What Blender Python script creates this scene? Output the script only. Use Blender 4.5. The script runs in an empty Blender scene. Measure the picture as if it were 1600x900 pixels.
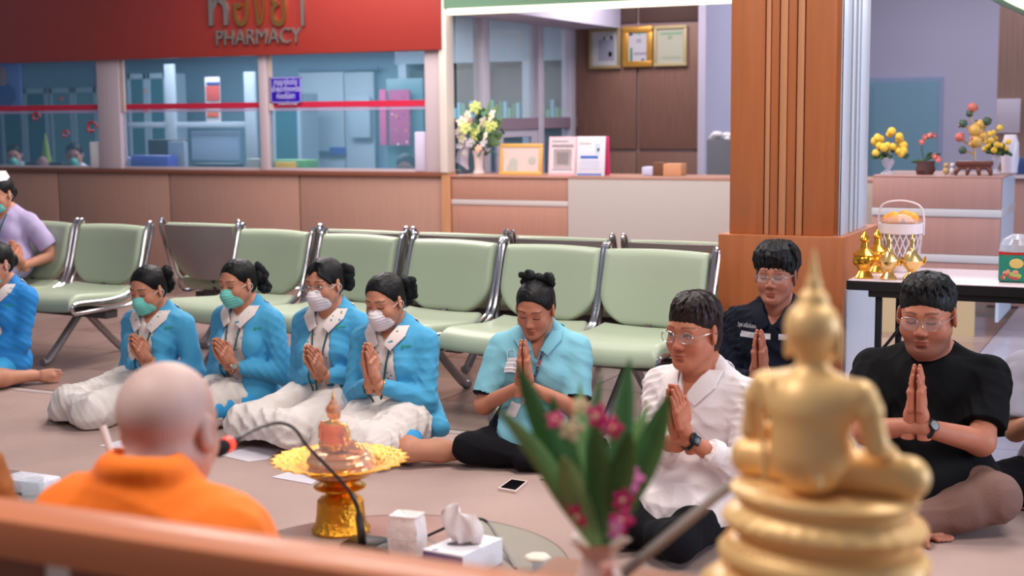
import bpy, bmesh, math, random
import numpy as np
from mathutils import Vector, Matrix, Quaternion, noise
from mathutils.bvhtree import BVHTree
import openvdb

# ------------------------------------------------------------------ camera, world, lights, exposure
FPX = 2222.0
YAW, PITCH, ROLL = math.radians(25.3), math.atan(272 / FPX), 0.009
CAM = Vector((0, 0, 1.5))
_Rw = Vector((math.cos(YAW), math.sin(YAW), 0))
_Fh = Vector((-math.sin(YAW), math.cos(YAW), 0))
FWD = (_Fh * math.cos(PITCH) - Vector((0, 0, 1)) * math.sin(PITCH)).normalized()
_Uw = _Rw.cross(FWD).normalized()
RGT = (_Rw * math.cos(ROLL) - _Uw * math.sin(ROLL)).normalized()
UPV = (_Rw * math.sin(ROLL) + _Uw * math.cos(ROLL)).normalized()
scn = bpy.context.scene
COL = scn.collection
cd = bpy.data.cameras.new('camera')
cam = bpy.data.objects.new('camera', cd)
COL.objects.link(cam)
cam.matrix_world = Matrix(((RGT.x, UPV.x, -FWD.x, 0), (RGT.y, UPV.y, -FWD.y, 0), (RGT.z, UPV.z, -FWD.z, CAM.z), (0, 0, 0, 1)))
cd.sensor_width = 36.0
cd.lens = FPX / 1600 * 36.0
cd.clip_end = 100
cd.dof.use_dof = True
cd.dof.focus_distance = 5.6
cd.dof.aperture_fstop = 2.8
scn.camera = cam
scn.view_settings.view_transform = 'Standard'
scn.view_settings.look = 'None'
scn.view_settings.gamma = 1.0
scn.view_settings.exposure = -0.1
scn.view_settings.use_curve_mapping = False
wd = bpy.data.worlds.new('world')
scn.world = wd
wd.use_nodes = True
wd.node_tree.nodes['Background'].inputs[0].default_value = (0.62, 0.66, 0.82, 1)
wd.node_tree.nodes['Background'].inputs[1].default_value = 0.36

def area(name, loc, size, power, color, rot=(0, 0, 0), sy=None):
    l = bpy.data.lights.new(name, 'AREA')
    l.energy = power; l.color = color; l.size = size
    if sy: l.shape = 'RECTANGLE'; l.size_y = sy
    o = bpy.data.objects.new(name, l); o.location = loc; o.rotation_euler = rot
    COL.objects.link(o)
    return o
area('ceiling_light', (-6.0, 9.2, 3.3), 2.0, 110, (1, 0.92, 0.88))
area('ceiling_light', (-2.6, 8.8, 3.3), 1.6, 90, (1, 0.92, 0.88))
area('ceiling_light', (-2.4, 5.0, 3.3), 1.2, 90, (1, 0.93, 0.86))
area('ceiling_light', (0.6, 3.2, 3.3), 1.2, 70, (1, 0.93, 0.86))
area('ceiling_light', (-5.2, 7.6, 3.3), 1.2, 100, (1, 0.93, 0.88))
area('ceiling_light', (-0.4, 7.2, 3.3), 1.2, 70, (0.95, 0.93, 0.95))
area('ceiling_light', (-2.2, 1.2, 3.3), 1.2, 75, (1, 0.92, 0.84))
area('pharmacy_ceiling_light', (-8.5, 12.2, 2.55), 4.0, 175, (0.80, 0.88, 1.0), (0, 0, 0), 1.2)
area('reception_fill_light', (-4.6, 11.9, 2.9), 1.2, 60, (1, 0.9, 0.88))  # added fill to brighten the reception interior, not a known fixture
area('far_hall_fill_light', (-1.6, 14.5, 3.6), 2.5, 150, (0.86, 0.88, 1.0))  # added fill for the lavender wall beyond, no fixture known there
area('daylight_from_entrance', (6.5, 6.0, 1.9), 3.0, 430, (0.68, 0.80, 1.0), (0, math.radians(90), 0), 4.0)

# ------------------------------------------------------------------ picture helpers
def ray(px, py):
    return FWD + RGT * ((px - 800) / FPX) + UPV * ((450 - py) / FPX)
def G(px, py, Z=0.0):
    r = ray(px, py); return CAM + r * ((Z - CAM.z) / r.z)
def D(px, py, d):
    return CAM + ray(px, py) * d
def PY(px, py, Y):
    r = ray(px, py); return CAM + r * (Y / r.y)
def PX(px, py, X):
    r = ray(px, py); return CAM + r * (X / r.x)
def depth(p):
    return (p - CAM).dot(FWD)
def XatY(px, Y, Z):
    """world X where picture column px meets the line (Y, Z)"""
    lo, hi = -30.0, 30.0
    a, b = None, None
    v = FWD * ((px - 800) / FPX) - RGT          # plane normal holding that column
    # (X,Y,Z-1.5).v = 0
    return -(Y * v.y + (Z - 1.5) * v.z) / v.x

# ------------------------------------------------------------------ materials
def lin(c):
    c = [x / 255.0 for x in c]
    return tuple((x / 12.92 if x <= 0.04045 else ((x + 0.055) / 1.055) ** 2.4) for x in c) + (1.0,)
MATS = {}
def mat(name, col, rough=0.6, metal=0.0, bump=0.0, bscale=40.0, var=0.0, vscale=6.0, spec=0.5, trans=0.0, emit=None, estr=0.0, stretch=None, attr=False, sheen=0.0, coat=0.0, sss=0.0, ior=1.45, alpha=1.0):
    if name in MATS: return MATS[name]
    m = bpy.data.materials.new(name); m.use_nodes = True
    nt = m.node_tree; b = nt.nodes['Principled BSDF']
    c = lin(col)
    b.inputs['Base Color'].default_value = c
    b.inputs['Roughness'].default_value = rough
    b.inputs['Metallic'].default_value = metal
    b.inputs['Specular IOR Level'].default_value = spec
    b.inputs['Transmission Weight'].default_value = trans
    b.inputs['IOR'].default_value = ior
    b.inputs['Alpha'].default_value = alpha
    if sheen: b.inputs['Sheen Weight'].default_value = sheen
    if coat: b.inputs['Coat Weight'].default_value = coat; b.inputs['Coat Roughness'].default_value = 0.1
    if sss:
        b.inputs['Subsurface Weight'].default_value = sss
        b.inputs['Subsurface Radius'].default_value = (0.012, 0.004, 0.002)
        b.inputs['Subsurface Scale'].default_value = 1.0
    if emit is not None:
        b.inputs['Emission Color'].default_value = lin(emit); b.inputs['Emission Strength'].default_value = estr
    tc = nt.nodes.new('ShaderNodeTexCoord')
    mp = nt.nodes.new('ShaderNodeMapping'); nt.links.new(tc.outputs['Object'], mp.inputs[0])
    if stretch: mp.inputs['Scale'].default_value = stretch
    src = None
    if attr:
        a = nt.nodes.new('ShaderNodeAttribute'); a.attribute_name = 'Col'; src = a.outputs['Color']
        nt.links.new(src, b.inputs['Base Color'])
    if var > 0:
        n = nt.nodes.new('ShaderNodeTexNoise'); n.inputs['Scale'].default_value = vscale; n.inputs['Detail'].default_value = 5
        nt.links.new(mp.outputs[0], n.inputs[0])
        mr = nt.nodes.new('ShaderNodeMapRange'); mr.inputs[1].default_value = 0.3; mr.inputs[2].default_value = 0.7
        mr.inputs[3].default_value = 1 - var; mr.inputs[4].default_value = 1 + var
        nt.links.new(n.outputs[0], mr.inputs[0])
        mx = nt.nodes.new('ShaderNodeVectorMath'); mx.operation = 'SCALE'
        if src is not None: nt.links.new(src, mx.inputs[0])
        else: mx.inputs[0].default_value = c[:3]
        nt.links.new(mr.outputs[0], mx.inputs['Scale'])
        nt.links.new(mx.outputs[0], b.inputs['Base Color'])
    if bump > 0:
        n2 = nt.nodes.new('ShaderNodeTexNoise'); n2.inputs['Scale'].default_value = bscale; n2.inputs['Detail'].default_value = 4
        nt.links.new(mp.outputs[0], n2.inputs[0])
        bp = nt.nodes.new('ShaderNodeBump'); bp.inputs['Strength'].default_value = bump; bp.inputs['Distance'].default_value = 0.01
        nt.links.new(n2.outputs[0], bp.inputs['Height']); nt.links.new(bp.outputs[0], b.inputs['Normal'])
    MATS[name] = m
    return m
def dots_mat(name, base, dotcols, scale=28, size=0.22, rough=0.8):
    m = mat(name, base, rough, bump=0.15, bscale=60)
    nt = m.node_tree; b = nt.nodes['Principled BSDF']
    tc = nt.nodes.new('ShaderNodeTexCoord')
    v = nt.nodes.new('ShaderNodeTexVoronoi'); v.inputs['Scale'].default_value = scale
    nt.links.new(tc.outputs['Object'], v.inputs['Vector'])
    lt = nt.nodes.new('ShaderNodeMath'); lt.operation = 'LESS_THAN'; lt.inputs[1].default_value = size
    nt.links.new(v.outputs['Distance'], lt.inputs[0])
    cr = nt.nodes.new('ShaderNodeValToRGB'); cr.color_ramp.interpolation = 'CONSTANT'
    sep = nt.nodes.new('ShaderNodeSeparateColor'); nt.links.new(v.outputs['Color'], sep.inputs[0])
    nt.links.new(sep.outputs[0], cr.inputs[0])
    els = cr.color_ramp.elements
    els[0].position = 0; els[0].color = lin(dotcols[0])
    els[1].position = 1.0 / len(dotcols); els[1].color = lin(dotcols[min(1, len(dotcols) - 1)])
    for i in range(2, len(dotcols)):
        e = els.new(i / len(dotcols)); e.color = lin(dotcols[i])
    mx = nt.nodes.new('ShaderNodeMix'); mx.data_type = 'RGBA'
    nt.links.new(lt.outputs[0], mx.inputs[0]); mx.inputs[6].default_value = lin(base)
    nt.links.new(cr.outputs[0], mx.inputs[7]); nt.links.new(mx.outputs[2], b.inputs['Base Color'])
    return m
def wood_mat(name, col, rough=0.45, axis=2, amount=0.12, scale=3.0, coat=0.0, spec=0.5):
    st = [14, 14, 14]; st[axis] = 0.8
    return mat(name, col, rough, var=amount, vscale=scale, stretch=tuple(st), coat=coat, bump=0.05, bscale=scale, spec=spec)

# ------------------------------------------------------------------ object helpers
def link(name, me, m=None, parent=None, smooth=False):
    o = bpy.data.objects.new(name, me); COL.objects.link(o)
    if m is not None and not me.materials:
        for mm in (m if isinstance(m, (list, tuple)) else [m]): me.materials.append(mm)
    if parent is not None: o.parent = parent
    if smooth: me.shade_smooth()
    return o
def tag(o, label=None, cat=None, group=None, kind=None):
    if label: o['label'] = label
    if cat: o['category'] = cat
    if group: o['group'] = group
    if kind: o['kind'] = kind
    return o
def empty(name, loc=(0, 0, 0), rz=0.0, label=None, cat=None, group=None, kind=None):
    o = bpy.data.objects.new(name, None); COL.objects.link(o)
    o.location = loc; o.rotation_euler = (0, 0, rz); o.empty_display_size = 0.1
    return tag(o, label, cat, group, kind)
def copy_tree(o, parent=None, loc=None, rz=None):
    c = o.copy(); COL.objects.link(c); c.parent = parent
    if loc is not None: c.location = loc
    if rz is not None: c.rotation_euler = (0, 0, rz)
    for ch in list(o.children): copy_tree(ch, c)
    return c
class MB:
    """collects simple solids into one mesh"""
    def __init__(s): s.bm = bmesh.new()
    def _emit(s, tmp):
        me = bpy.data.meshes.new('tmp'); tmp.to_mesh(me); tmp.free(); s.bm.from_mesh(me); bpy.data.meshes.remove(me)
    def box(s, lo, hi, bevel=0.0, mi=0, rot=None, seg=2):
        t = bmesh.new(); bmesh.ops.create_cube(t, size=1)
        lo, hi = Vector(lo), Vector(hi); c, d = (lo + hi) / 2, hi - lo
        for v in t.verts:
            v.co = Vector((v.co.x * d.x, v.co.y * d.y, v.co.z * d.z))
        if bevel > 0: bmesh.ops.bevel(t, geom=t.edges[:], offset=bevel, segments=seg, profile=0.5, affect='EDGES')
        for v in t.verts:
            if rot is not None: v.co = rot @ v.co
            v.co += c
        for f in t.faces: f.material_index = mi
        s._emit(t); return s
    def lathe(s, prof, c=(0, 0, 0), n=24, mi=0, cap=True, rot=None, mod=None):
        t = bmesh.new(); rings = []
        for (r, z) in prof:
            ring = []
            for i in range(n):
                a = 2 * math.pi * i / n
                rr = r * (mod(a, z) if mod else 1)
                p = Vector((rr * math.cos(a), rr * math.sin(a), z))
                if rot is not None: p = rot @ p
                ring.append(t.verts.new(p + Vector(c)))
            rings.append(ring)
        for a, b in zip(rings[:-1], rings[1:]):
            for i in range(n):
                j = (i + 1) % n
                t.faces.new((a[i], a[j], b[j], b[i]))
        if cap:
            if prof[0][0] > 1e-5: t.faces.new(rings[0][::-1])
            if prof[-1][0] > 1e-5: t.faces.new(rings[-1])
        for f in t.faces: f.material_index = mi
        s._emit(t); return s
    def tube(s, pts, r, n=8, mi=0, closed=False, cap=True):
        pts = [Vector(p) for p in pts]; rs = r if isinstance(r, (list, tuple)) else [r] * len(pts)
        t = bmesh.new(); rings = []; prev = None
        N = len(pts)
        for i, p in enumerate(pts):
            if closed: d = pts[(i + 1) % N] - pts[i - 1]
            else: d = pts[min(i + 1, N - 1)] - pts[max(i - 1, 0)]
            d = d.normalized() if d.length > 1e-9 else Vector((0, 0, 1))
            if prev is None:
                x = d.orthogonal().normalized()
            else:
                x = (prev - d * prev.dot(d)); x = x.normalized() if x.length > 1e-6 else d.orthogonal().normalized()
            prev = x; y = d.cross(x)
            rings.append([t.verts.new(p + (x * math.cos(2 * math.pi * k / n) + y * math.sin(2 * math.pi * k / n)) * rs[i]) for k in range(n)])
        M = N if closed else N - 1
        for i in range(M):
            a, b = rings[i], rings[(i + 1) % N]
            for k in range(n):
                j = (k + 1) % n; t.faces.new((a[k], a[j], b[j], b[k]))
        if cap and not closed:
            t.faces.new(rings[0][::-1]); t.faces.new(rings[-1])
        for f in t.faces: f.material_index = mi
        s._emit(t); return s
    def ball(s, c, r, mi=0, u=12, v=8, rot=None):
        t = bmesh.new(); bmesh.ops.create_uvsphere(t, u_segments=u, v_segments=v, radius=1)
        r = (r, r, r) if not isinstance(r, (tuple, list)) else r
        for vv in t.verts:
            q = Vector((vv.co.x * r[0], vv.co.y * r[1], vv.co.z * r[2]))
            if rot is not None: q = rot @ q
            vv.co = q + Vector(c)
        for f in t.faces: f.material_index = mi
        s._emit(t); return s
    def prism(s, poly, dvec, mi=0):
        t = bmesh.new(); dvec = Vector(dvec)
        a = [t.verts.new(Vector(p)) for p in poly]; b = [t.verts.new(Vector(p) + dvec) for p in poly]
        n = len(a); t.faces.new(a[::-1]); t.faces.new(b)
        for i in range(n):
            j = (i + 1) % n; t.faces.new((a[i], a[j], b[j], b[i]))
        for f in t.faces: f.material_index = mi
        bmesh.ops.recalc_face_normals(t, faces=t.faces[:])
        s._emit(t); return s
    def sheet(s, grid, mi=0, th=0.0):
        """grid of points (rows) -> surface, thickened along its normals when th > 0"""
        t = bmesh.new(); V = [[t.verts.new(Vector(p)) for p in row] for row in grid]
        for i in range(len(V) - 1):
            for j in range(len(V[0]) - 1):
                t.faces.new((V[i][j], V[i][j + 1], V[i + 1][j + 1], V[i + 1][j]))
        if th > 0:
            bmesh.ops.recalc_face_normals(t, faces=t.faces[:])
            bmesh.ops.solidify(t, geom=t.faces[:], thickness=th)
        for f in t.faces: f.material_index = mi
        s._emit(t); return s
    def build(s, name, m, parent=None, smooth=True, angle=40):
        me = bpy.data.meshes.new(name); s.bm.to_mesh(me); s.bm.free()
        o = link(name, me, m, parent)
        if smooth:
            me.shade_smooth()
            try: me.set_sharp_from_angle(angle=math.radians(angle))
            except Exception: pass
        return o
def boxo(name, lo, hi, m, parent=None, bevel=0.0, **k):
    return MB().box(lo, hi, bevel).build(name, m, parent, smooth=bevel > 0, **k)
def bez(p0, p1, p2, p3, n=12):
    p0, p1, p2, p3 = map(Vector, (p0, p1, p2, p3)); out = []
    for i in range(n + 1):
        t = i / n; u = 1 - t
        out.append(p0 * u ** 3 + p1 * 3 * u * u * t + p2 * 3 * u * t * t + p3 * t ** 3)
    return out
def spline(pts, n=6):
    pts = [Vector(p) for p in pts]; out = []
    P = [pts[0] * 2 - pts[1]] + pts + [pts[-1] * 2 - pts[-2]]
    for i in range(1, len(P) - 2):
        for k in range(n):
            t = k / n
            a, b, c, d = P[i - 1], P[i], P[i + 1], P[i + 2]
            out.append(0.5 * ((2 * b) + (c - a) * t + (2 * a - 5 * b + 4 * c - d) * t * t + (3 * b - a - 3 * c + d) * t ** 3))
    out.append(pts[-1]); return out
def text_mesh(body, size, extrude=0.0, width=None, align='CENTER'):
    cu = bpy.data.curves.new('t', 'FONT'); cu.body = body; cu.size = size; cu.extrude = extrude
    cu.align_x = align; cu.align_y = 'CENTER'; cu.resolution_u = 3
    o = bpy.data.objects.new('t', cu); COL.objects.link(o)
    bpy.context.view_layer.update()
    me = bpy.data.meshes.new_from_object(o.evaluated_get(bpy.context.evaluated_depsgraph_get()))
    bpy.data.objects.remove(o)
    if width and len(me.vertices):
        xs = [v.co.x for v in me.vertices]; w = max(xs) - min(xs)
        for v in me.vertices: v.co.x *= width / max(w, 1e-6)
    me.materials.clear()
    return me
def text(body, size, loc, m, parent=None, extrude=0.0, width=None, rot=(math.pi / 2, 0, 0), name='lettering', align='CENTER'):
    o = link(name, text_mesh(body, size, extrude, width, align), m, parent)
    o.location = loc; o.rotation_euler = rot
    return o

# ------------------------------------------------------------------ distance-field modeller
def V3(p): return np.array([p[0], p[1], p[2]], dtype=np.float32)
class Field:
    def __init__(s, lo, hi, vox):
        s.lo = np.array(lo, dtype=np.float32); s.vox = vox
        s.n = [int(math.ceil((hi[i] - lo[i]) / vox)) + 1 for i in range(3)]
        s.f = np.full(s.n, 0.08, dtype=np.float32)
        s.ax = [s.lo[i] + vox * np.arange(s.n[i], dtype=np.float32) for i in range(3)]
    def _reg(s, lo, hi, m):
        r = []
        for i in range(3):
            a = max(0, int((lo[i] - m - s.lo[i]) / s.vox)); b = min(s.n[i], int((hi[i] + m - s.lo[i]) / s.vox) + 2)
            if b <= a: return None
            r.append(slice(a, b))
        return tuple(r)
    def xyz(s, r):
        return s.ax[0][r[0]][:, None, None], s.ax[1][r[1]][None, :, None], s.ax[2][r[2]][None, None, :]
    def apply(s, lo, hi, fn, k=0.02, op='u'):
        r = s._reg(lo, hi, max(k, 0.0) + 4 * s.vox + 0.008)
        if r is None: return s
        X, Y, Z = s.xyz(r); d = fn(X, Y, Z).astype(np.float32); a = s.f[r]
        if op == 's': d = -d
        if k > 1e-6:
            h = np.maximum(k - np.abs(a - d), 0) / k; h = h * h * k * 0.25
        else: h = 0
        s.f[r] = (np.minimum(a, d) - h) if op == 'u' else (np.maximum(a, d) + h)
        return s
    def cone(s, a, b, ra, rb, k=0.02, op='u'):
        a, b = V3(a), V3(b); m = max(ra, rb); ba = b - a; bb = float(ba @ ba) + 1e-12
        def fn(X, Y, Z):
            px, py, pz = X - a[0], Y - a[1], Z - a[2]
            t = np.clip((px * ba[0] + py * ba[1] + pz * ba[2]) / bb, 0, 1)
            return np.sqrt((px - t * ba[0]) ** 2 + (py - t * ba[1]) ** 2 + (pz - t * ba[2]) ** 2) - (ra + (rb - ra) * t)
        return s.apply(np.minimum(a, b) - m, np.maximum(a, b) + m, fn, k, op)
    def ball(s, c, r, k=0.02, op='u'): return s.cone(c, c, r, r, k, op)
    def ell(s, c, r, k=0.02, op='u', R=None):
        c = V3(c); r = V3(r); m = float(max(r))
        def fn(X, Y, Z):
            x, y, z = X - c[0], Y - c[1], Z - c[2]
            if R is not None:
                x, y, z = (R[0][0] * x + R[1][0] * y + R[2][0] * z, R[0][1] * x + R[1][1] * y + R[2][1] * z, R[0][2] * x + R[1][2] * y + R[2][2] * z)
            k0 = np.sqrt((x / r[0]) ** 2 + (y / r[1]) ** 2 + (z / r[2]) ** 2)
            k1 = np.sqrt((x / r[0] ** 2) ** 2 + (y / r[1] ** 2) ** 2 + (z / r[2] ** 2) ** 2)
            return k0 * (k0 - 1) / (k1 + 1e-6)
        ext = r if R is None else np.array([m, m, m])
        return s.apply(c - ext, c + ext, fn, k, op)
    def box(s, c, h, rr=0.01, k=0.01, op='u', R=None):
        c = V3(c); h = V3(h); m = float(np.linalg.norm(h)) if R is not None else 0
        def fn(X, Y, Z):
            x, y, z = X - c[0], Y - c[1], Z - c[2]
            if R is not None:
                x, y, z = (R[0][0] * x + R[1][0] * y + R[2][0] * z, R[0][1] * x + R[1][1] * y + R[2][1] * z, R[0][2] * x + R[1][2] * y + R[2][2] * z)
            qx, qy, qz = np.abs(x) - h[0] + rr, np.abs(y) - h[1] + rr, np.abs(z) - h[2] + rr
            return np.sqrt(np.maximum(qx, 0) ** 2 + np.maximum(qy, 0) ** 2 + np.maximum(qz, 0) ** 2) + np.minimum(np.maximum(qx, np.maximum(qy, qz)), 0) - rr
        ext = h if R is None else np.array([m, m, m])
        return s.apply(c - ext, c + ext, fn, k, op)
    def cut(s, fn, k=0.0):
        """keep where fn < 0"""
        r = (slice(None),) * 3; X, Y, Z = s.xyz(r); d = fn(X, Y, Z).astype(np.float32); a = s.f
        if k > 1e-6:
            h = np.maximum(k - np.abs(a - d), 0) / k; h = h * h * k * 0.25
        else: h = 0
        s.f = np.maximum(a, d + 0 * a) + h
        return s
    def disp(s, fn):
        X, Y, Z = s.xyz((slice(None),) * 3); s.f = s.f + fn(X, Y, Z).astype(np.float32); return s
    def folds(s, amp=0.003, seed=0, freq=55.0, zf=1.0, n=4):
        rg = random.Random(seed); W = [(rg.uniform(-1, 1), rg.uniform(-1, 1), rg.uniform(-1, 1) * zf, rg.uniform(0, 6.3), rg.uniform(.6, 1.5)) for _ in range(n)]
        def fn(X, Y, Z):
            t = 0
            for (a, b, c, p, q) in W:
                L = math.sqrt(a * a + b * b + c * c) + 1e-6; fr = 2.4 * freq * q / L
                t = t + (1.7 * np.abs(np.sin(.5 * fr * (a * X + b * Y + c * Z) + p + 2.4 * np.sin(13 * (b * X - a * Y + a * Z) + 2 * p))) - .6) * (.6 + .5 * np.sin(9 * (c * X + a * Y - b * Z) + 3 * p))
            return amp * t / math.sqrt(n)
        return s.disp(fn)
    def mesh(s, M=None, adapt=0.0):
        f = s.f.copy()
        for ax in range(3):
            for e in (0, -1):
                sl = [slice(None)] * 3; sl[ax] = e; f[tuple(sl)] = np.maximum(f[tuple(sl)], 0.002)
        g = openvdb.FloatGrid(0.08); g.copyFromArray(np.clip(f, -0.08, 0.08))
        out = g.convertToPolygons(isovalue=0.0, adaptivity=adapt)
        P, T, Q = out
        P = P.astype(np.float64) * s.vox + s.lo
        if M is not None:
            A = np.array(M)[:3, :3]; P = P @ A.T + np.array(M)[:3, 3]
        return [P, T, Q]
def join_np(parts):
    Ps, Ts, Qs, Cs, off = [], [], [], [], 0
    for p in parts:
        Ps.append(p[0])
        if len(p[1]): Ts.append(p[1].astype(np.int64) + off)
        if len(p[2]): Qs.append(p[2].astype(np.int64) + off)
        if len(p) > 3: Cs.append(p[3])
        off += len(p[0])
    r = [np.concatenate(Ps), np.concatenate(Ts) if Ts else np.zeros((0, 3), int), np.concatenate(Qs) if Qs else np.zeros((0, 4), int)]
    if Cs: r.append(np.concatenate(Cs))
    return r
def np_mesh(name, data):
    P, T, Q = data[0], data[1], data[2]
    me = bpy.data.meshes.new(name); me.vertices.add(len(P)); me.vertices.foreach_set('co', P.astype(np.float32).ravel())
    nt, nq = len(T), len(Q)
    loops = np.concatenate([T.ravel(), Q.ravel()]).astype(np.int32)
    me.loops.add(len(loops)); me.loops.foreach_set('vertex_index', loops)
    me.polygons.add(nt + nq)
    st = np.concatenate([np.arange(nt) * 3, nt * 3 + np.arange(nq) * 4]).astype(np.int32)
    me.polygons.foreach_set('loop_start', st)
    me.update(calc_edges=True)
    me.shade_smooth()
    if len(data) > 3:
        ca = me.color_attributes.new('Col', 'FLOAT_COLOR', 'POINT')
        C = np.ones((len(P), 4), dtype=np.float32); C[:, :3] = data[3]
        ca.data.foreach_set('color', C.ravel())
    return me
def np_obj(name, data, m, parent=None):
    return link(name, np_mesh(name, data), m, parent)
def face_centres(me):
    c = np.zeros(len(me.polygons) * 3, dtype=np.float32); me.polygons.foreach_get('center', c); return c.reshape(-1, 3)
def paint(o, m, fn):
    """second material on the faces where fn(x, y, z) holds"""
    me = o.data; me.materials.append(m); idx = len(me.materials) - 1
    c = face_centres(me); mi = np.zeros(len(c), dtype=np.int32); me.polygons.foreach_get('material_index', mi)
    k = fn(c[:, 0], c[:, 1], c[:, 2]); mi[k] = idx; me.polygons.foreach_set('material_index', mi)
def bvh_of(*meshes):
    vs, fs, off = [], [], 0
    for me in meshes:
        vs += [v.co.copy() for v in me.vertices]; fs += [[i + off for i in p.vertices] for p in me.polygons]; off += len(me.vertices)
    return BVHTree.FromPolygons(vs, fs)
# ------------------------------------------------------------------ the setting
YW = 10.5                                   # plane of the counter fronts
def struct(o): o['kind'] = 'structure'; return o
M_tile = [mat('granite_a', (150, 124, 116), 0.22, var=0.10, vscale=5), mat('granite_b', (164, 140, 131), 0.2, var=0.10, vscale=5), mat('granite_c', (136, 110, 102), 0.24, var=0.12, vscale=5)]
M_pale = [mat('pale_tile_a', (176, 176, 196), 0.14, var=0.05, vscale=3), mat('pale_tile_b', (166, 166, 188), 0.16, var=0.05, vscale=3)]
M_grout = mat('grout', (110, 96, 92), 0.8)
M_carpet = mat('carpet_mauve', (178, 151, 143), 0.95, var=0.07, vscale=2.2, bump=0.5, bscale=260, spec=0.2)
M_lam = wood_mat('laminate_pink_oak', (164, 124, 110), 0.5, amount=0.05)
M_lam2 = wood_mat('laminate_pink_oak_reception', (172, 124, 108), 0.5, amount=0.05)
M_ledge = mat('ledge_brown', (122, 72, 56), 0.4)
M_post = mat('aluminium_post', (190, 172, 178), 0.45)
M_white = mat('warm_white_paint', (214, 206, 204), 0.55)
M_lav = mat('lavender_wall_paint', (184, 178, 200), 0.7, var=0.02, vscale=1.2)
M_greywhite = mat('grey_white_laminate', (176, 164, 160), 0.5)
M_band = mat('steel_band', (205, 192, 190), 0.35, metal=0.2)
M_red = mat('red_fascia', (152, 50, 42), 0.4, var=0.03, vscale=1.0, coat=0.2)
M_green = mat('sage_fascia', (104, 136, 112), 0.45)
M_gold = mat('gold_letter', (190, 140, 80), 0.3, metal=0.9)
M_silver = mat('brushed_letter', (170, 160, 150), 0.35, metal=0.8)
M_lamp = mat('lamp_strip', (255, 250, 225), 0.5, emit=(255, 246, 214), estr=1.6)
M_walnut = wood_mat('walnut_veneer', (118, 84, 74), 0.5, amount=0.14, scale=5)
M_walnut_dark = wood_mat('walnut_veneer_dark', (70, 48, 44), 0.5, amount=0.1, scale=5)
M_pillar = wood_mat('pillar_teak', (176, 102, 60), 0.38, amount=0.08, scale=2, coat=0.15)
M_pillar_rib = wood_mat('pillar_teak_pale', (196, 134, 94), 0.36, amount=0.05, scale=2, coat=0.2)
M_blue_in = mat('pharmacy_wall_cool_lit', (118, 150, 172), 0.7)  # blue of the cool room light put into the wall colour
M_teal = mat('teal_door_glass', (92, 134, 146), 0.25)
M_black = mat('black_plastic', (18, 18, 20), 0.4)
M_paper = mat('paper_white', (226, 222, 224), 0.8)
M_chrome = mat('chrome', (190, 188, 192), 0.18, metal=1.0)
def glass_mat(name, col, alpha=0.12, rough=0.02):
    m = mat(name, col, rough, spec=0.5)
    m.node_tree.nodes['Principled BSDF'].inputs['Alpha'].default_value = alpha
    return m
M_pane = glass_mat('tinted_window_glass', (100, 150, 176), 0.22)
M_clear = glass_mat('clear_glass', (200, 215, 222), 0.22)

struct(boxo('floor', (-13, -1.5, -0.09), (8, 22, -0.012), M_grout))
fl = struct(empty('floor_tiles'))
tm = {}
def tile(x, y, s, m, key):
    if key not in tm:
        o = boxo('tile', (0, 0, -0.012), (s - 0.006, s - 0.006, 0.0), m, fl); tm[key] = o.data
    else:
        o = link('tile', tm[key], None, fl)
    o.location = (x, y, 0)
rg = random.Random(5)
for i in range(13):
    for j in range(8):
        k = rg.choice([0, 0, 1, 1, 2])
        tile(-8.9 + i * 0.6, 5.93 + j * 0.6, 0.6, M_tile[k], ('g', k, 1))
for i in range(9):
    for j in range(12):
        k = (i + j) % 2
        tile(-1.1 + i * 0.6, 5.93 + j * 0.6, 0.6, M_pale[k], ('p', k))
        if i < 1 and False: pass
fl.name = 'floor_tile_field'
cp = boxo('carpet', (-7.5, -1.2, -0.012), (3.2, 5.90, 0.001), M_carpet)
tag(cp, 'mauve beige carpet sheet laid over the hall floor where everyone sits', 'carpet')
boxo('edge_tape', (-7.5, 5.84, 0.001), (3.2, 5.90, 0.0035), mat('carpet_edge_tape', (176, 158, 154), 0.6), cp)

# --- pharmacy wall: counter front, ledge, posts, fascia
X0, XP, XR, XE = -11.0, XatY(703, YW, 1.0), XatY(703, YW, 1.0), XatY(1141, YW, 1.0) + 1.2
wb = struct(empty('wall_back'))
joints = [X0, -9.77, XatY(265, YW, .8), XatY(468, YW, .8), XatY(692, YW, .8)]
for a, b in zip(joints[:-1], joints[1:]):
    boxo('panel', (a + 0.008, YW, 0.1), (b - 0.008, YW + 0.05, 0.985), M_lam, wb, 0.004)
boxo('backing', (X0, YW + 0.03, 0.0), (joints[-1], YW + 0.09, 0.98), mat('joint_pale', (176, 140, 124), 0.6), wb)
boxo('plinth', (X0, YW + 0.015, 0.0), (joints[-1], YW + 0.03, 0.1), M_ledge, wb)
boxo('trim_strip', (joints[-1], YW - 0.02, 0.0), (XP + 0.01, YW + 0.1, 1.02), wood_mat('trim_orange_oak', (186, 132, 96), 0.5), wb)
boxo('counter_ledge', (X0, YW - 0.03, 0.985), (joints[-1], YW + 0.55, 1.025), M_ledge, wb, 0.005)
ZF = 2.03
def post(px0, px1, z0=1.02, z1=ZF + 0.1, m=M_post, y0=YW, d=0.1):
    return boxo('post', (XatY(px0, y0, 1.5), y0, z0), (XatY(px1, y0, 1.5), y0 + d, z1), m, wb, 0.006)
post(153, 187); post(405, 417); post(664, 690)
boxo('post', (XatY(690, YW, 1.5), YW - 0.04, 1.02), (XP, YW + 0.1, 2.6), mat('cream_post', (214, 200, 190), 0.5), wb, 0.006)
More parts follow.
